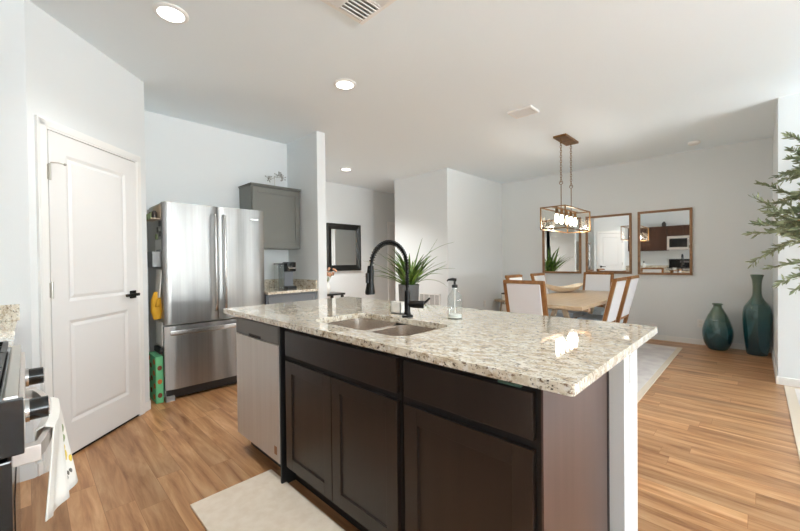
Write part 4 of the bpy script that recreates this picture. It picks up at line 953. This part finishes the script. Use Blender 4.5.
# chair, local +y is its front
def make_chair(label):
    t = thing('dining_chair', label, 'chair', (0, 0, 0), 'wood framed dining chairs')
    W = 0.208; ZT = 1.0
    def by(z): return -0.205 - 0.135 * max(0, (z - 0.44)) / 0.56       # lean of the back
    s = MB(); s.box(-W + 0.005, W - 0.005, -0.19, 0.24, 0.40, 0.475, 0.02, 3); s.build('seat', M['seat_fabric'], t, smooth=True)
    f = MB(); f.box(-W, W, -0.20, 0.235, 0.355, 0.40); f.build('seat_frame', M['chair_wood'], t, bevel=0.003)
    for x in (-W + 0.018, W - 0.018):
        MB().bar((x, by(0.40), 0.40), (x, by(ZT), ZT), 0.034, 0.045, roll=(1, 0, 0)).build('back_post', M['chair_wood'], t)
    MB().bar((-W, by(ZT - 0.015), ZT - 0.012), (W, by(ZT - 0.015), ZT - 0.012), 0.046, 0.034, roll=(0, 0.2, 1)).build('top_rail', M['chair_wood'], t)
    MB().bar((-W + 0.034, by(0.50), 0.50), (W - 0.034, by(0.50), 0.50), 0.04, 0.034).build('lower_rail', M['chair_wood'], t)
    b = MB(); x0 = W - 0.034; th = 0.030; vs = []
    for z in (0.515, 0.972):
        for x in (-x0, x0):
            for d_ in (-th, th): vs.append((x, by(z) + d_, z))
    b.add(vs, [(0, 1, 3, 2), (4, 6, 7, 5), (0, 2, 6, 4), (1, 5, 7, 3), (0, 4, 5, 1), (2, 3, 7, 6)]); b.build('backrest', M['linen'], t, bevel=0.008)
    for x in (-W + 0.022, W - 0.022):
        MB().bar((x, 0.212, 0.0), (x, 0.212, 0.36), 0.04, 0.04).build('leg', M['chair_wood'], t)
        MB().bar((x, -0.235, 0.0), (x, by(0.40), 0.41), 0.034, 0.04, roll=(1, 0, 0)).build('leg', M['chair_wood'], t)
    return t
ch = make_chair('white upholstered chair with its back to the island at the near end of the table')
ch.location = (-1.665, 3.80, FZ)
dup(ch, (-1.765, 5.90, FZ), PI, 'white upholstered chair facing the island at the far end of the table')
dup(ch, (-2.04, 4.66, FZ), -PI / 2, 'left side dining chair nearer the island, mostly hidden by the near chair back')
dup(ch, (-2.04, 5.42, FZ), -PI / 2, 'left side dining chair farther from the island, beside the wooden bowl')
dup(ch, (-1.40, 4.50, FZ), PI / 2, 'right side dining chair nearer the island, its back leaning to the right')
dup(ch, (-1.40, 5.10, FZ), PI / 2, 'right side dining chair farther from the island, nearest the right mirror')
# dough bowl
def dough_bowl():
    cx, cy, z0 = -1.93, 5.25, TZ; n = 20; m = 10
    ax = Vector((0.55, 0.83, 0)).normalized(); ay = Vector((-ax.y, ax.x, 0)); b = MB(); L_, Wd = 0.29, 0.13
    def surf(off):
        rows = []
        for i in range(n + 1):
            u = -1 + 2 * i / n; wv = Wd * math.sqrt(max(0.0, 1 - abs(u) ** 2.2)) + 0.004; rim = 0.075 + 0.055 * u * u; bot = 0.004 + 0.095 * abs(u) ** 2.6
            row = []
            for j in range(m + 1):
                v = -1 + 2 * j / m; z = bot + (rim - bot) * abs(v) ** 2.2
                p = Vector((cx, cy, z0 + z + (off if abs(v) < 0.99 else 0.0))) + ax * u * L_ + ay * v * (wv - (off * 0.5))
                row.append(b.bm.verts.new(p))
            rows.append(row)
        for r, q in zip(rows, rows[1:]):
            for j in range(m): b.bm.faces.new((r[j], r[j + 1], q[j + 1], q[j]))
        return rows
    A = surf(0.0); B = surf(0.012)
    for i in range(n):
        for j in (0, m): b.bm.faces.new((A[i][j], A[i + 1][j], B[i + 1][j], B[i][j]))
    for i in (0, n):
        for j in range(m): b.bm.faces.new((A[i][j], A[i][j + 1], B[i][j + 1], B[i][j]))
    o = b.build('dough_bowl', M['bowl'], None, smooth=True); tag(recentre(o, (cx, cy, z0)), 'pale boat shaped wooden bowl on the dining table', 'bowl')
dough_bowl()
# corner side table with pots
qx, qy = -3.42, 6.35
t = thing('side_table', 'small round pale side table in the corner left of the dining chairs', 'table', (qx, qy, 0))
MB().lathe([(0.19, 0.445), (0.20, 0.45), (0.20, 0.468), (0.195, 0.472)], qx, qy, 28).build('table_top', M['table_leg'], t, smooth=True)
for k in range(3):
    a = 2 * PI * k / 3 + 0.3; MB().bar((qx + 0.16 * math.cos(a), qy + 0.16 * math.sin(a), 0), (qx + 0.10 * math.cos(a), qy + 0.10 * math.sin(a), 0.446), 0.025, 0.025).build('leg', M['table_leg'], t)
MB().lathe([(0.125, 0.12), (0.125, 0.135)], qx, qy, 24).build('lower_shelf', M['table_leg'], t)
t = thing('lidded_pot', 'white pot with dark rim on the corner side table', 'pot', (qx + 0.03, qy - 0.02, 0.472))
MB().lathe([(0.07, 0.472), (0.085, 0.50), (0.085, 0.58)], qx + 0.03, qy - 0.02, 24).build('pot_body', M['ceramic'], t, smooth=True); MB().lathe([(0.088, 0.58), (0.088, 0.60), (0.06, 0.605)], qx + 0.03, qy - 0.02, 24).build('rim', M['dark_jar'], t, smooth=True)
o = MB().lathe([(0.085, 0.135), (0.105, 0.18), (0.105, 0.36), (0.09, 0.39), (0.08, 0.39)], qx, qy, 24).build('white_canister', M['ceramic'], None, smooth=True); tag(recentre(o, (qx, qy, 0.135)), 'white canister on the lower shelf of the corner side table', 'canister')

# ================================================================== VASES
def vase(name, cx, cy, prof, label, sx=1.0, sy=1.0):
    inner = [(max(r - 0.006, 0.004), z) for r, z in prof[::-1]]; inner[-1] = (inner[-1][0], prof[0][1] + 0.008)
    b = MB(); b.lathe(prof + inner, cx, cy, 40, sx, sy, caps=False)
    b.bm.verts.ensure_lookup_table(); nv = 40
    b.bm.faces.new([b.bm.verts[i] for i in range(nv)][::-1]); L_ = len(b.bm.verts); b.bm.faces.new([b.bm.verts[i] for i in range(L_ - nv, L_)])
    o = b.build(name, M['teal'], None, smooth=True); recentre(o, (cx, cy, 0)); tag(o, label, 'vase')
def smooth_prof(ctrl, n=6):
    out = []
    for i in range(len(ctrl) - 1):
        p0, p1, p2, p3 = ctrl[max(i - 1, 0)], ctrl[i], ctrl[i + 1], ctrl[min(i + 2, len(ctrl) - 1)]
        for k in range(n):
            s = k / n
            out.append(tuple(0.5 * ((2 * p1[j]) + (-p0[j] + p2[j]) * s + (2 * p0[j] - 5 * p1[j] + 4 * p2[j] - p3[j]) * s * s + (-p0[j] + 3 * p1[j] - 3 * p2[j] + p3[j]) * s ** 3) for j in (0, 1)))
    out.append(ctrl[-1]); return out
vase('floor_vase', -0.372, 6.42, smooth_prof([(0.075, 0.0), (0.10, 0.012), (0.145, 0.10), (0.162, 0.21), (0.150, 0.31), (0.108, 0.44), (0.062, 0.535), (0.046, 0.57), (0.046, 0.592), (0.058, 0.60), (0.056, 0.612)]), 'squat teal glass floor vase with a short neck, the left of two vases')
vase('floor_vase', 0.004, 6.40, smooth_prof([(0.085, 0.0), (0.10, 0.015), (0.118, 0.15), (0.134, 0.35), (0.137, 0.50), (0.122, 0.60), (0.075, 0.68), (0.048, 0.74), (0.042, 0.82), (0.046, 0.92), (0.062, 0.99), (0.066, 1.005)]), 'tall teal glass floor vase with a long neck, the right of two vases')

# ================================================================== OLIVE TREE
ox, oy = 0.76, 4.12
t = thing('olive_tree', 'faux olive tree with slender grey green leaves at the right edge', 'tree', (ox, oy, FZ))
MB().lathe([(0.15, FZ), (0.18, FZ + 0.05), (0.19, 0.32), (0.175, 0.34), (0.165, 0.33), (0.165, 0.26)], ox, oy, 28).build('basket', M['basket'], t, smooth=True)
MB().lathe([(0.164, 0.22), (0.164, 0.28)], ox, oy, 24).build('soil', M['soil'], t)
rnd = random.Random(21); trunk = MB(); leaves = MB()
trunk.tube([(ox, oy, 0.25), (ox + 0.02, oy - 0.01, 0.7), (ox - 0.01, oy + 0.01, 1.1), (ox, oy, 1.5), (ox - 0.02, oy, 2.06)], [0.022, 0.020, 0.017, 0.013, 0.006], 9)
def leaf(p, d, size):
    if p.y > 4.92: return
    d = d.normalized(); ref = Vector((rnd.uniform(-1, 1), rnd.uniform(-1, 1), rnd.uniform(-0.3, 1))); s = d.cross(ref)
    if s.length < 0.01: s = Vector((1, 0, 0))
    s.normalize(); nrm = s.cross(d); wv = size * 0.125
    vs = [p, p + d * size * 0.35 + s * wv, p + d * size * 0.75 + s * wv * 0.8, p + d * size + nrm * size * 0.08, p + d * size * 0.75 - s * wv * 0.8, p + d * size * 0.35 - s * wv, p + d * size * 0.5 + nrm * size * 0.05]
    leaves.add(vs, [(0, 1, 6), (1, 2, 6), (2, 3, 6), (3, 4, 6), (4, 5, 6), (5, 0, 6)])
def twig(p, d, length, depth):
    n = 8; pts = [p.copy()]
    for k in range(n):
        d = (d + Vector((rnd.uniform(-.16, .16), rnd.uniform(-.16, .16), rnd.uniform(-.14, .10)))).normalized(); p = p + d * length / n; pts.append(p.copy())
        if depth == 0 or k > 2:
            for q in range(5):
                a = Vector((rnd.uniform(-1, 1), rnd.uniform(-1, 1), rnd.uniform(-.7, .9))); leaf(p - d * rnd.uniform(0, length / n), d * 0.9 + a * 0.75, rnd.uniform(0.038, 0.064))
        if depth > 0 and k in (2, 3, 4, 5, 6):
            a = Vector((rnd.uniform(-1, 1), rnd.uniform(-1, 1), rnd.uniform(-.5, .7))); twig(p, (d + a * 0.9).normalized(), length * rnd.uniform(0.35, 0.5), depth - 1)
    leaf(p, d, 0.06)
    trunk.tube(pts, [0.006 * (1 - 0.7 * i / n) * (1.0 if depth else 0.5) for i in range(n + 1)], 5)
for k in range(58):
    z = 1.22 + 0.80 * k / 57; az = k * 2.4 + rnd.uniform(-.3, .3)
    twig(Vector((ox, oy, z)), Vector((math.cos(az), math.sin(az) * 0.75, rnd.uniform(0.0, 0.6))), rnd.uniform(0.4, 0.6), 1)
# the long sprays reaching towards the dining room
for z, dz, L_ in ((1.22, -0.05, 0.58), (1.26, 0.0, 0.62), (1.33, 0.05, 0.66), (1.40, 0.12, 0.68), (1.47, 0.2, 0.70), (1.55, 0.12, 0.64), (1.62, 0.25, 0.60), (1.70, 0.3, 0.58), (1.78, 0.35, 0.55), (1.86, 0.3, 0.5), (1.50, 0.0, 0.60), (1.42, -0.05, 0.58)):
    twig(Vector((ox, oy, z)), Vector((-0.95, rnd.uniform(-.6, .15), dz)), L_, 1)
trunk.build('trunk', M['bark'], t, smooth=True); leaves.build('foliage', M['olive_leaf'], t)
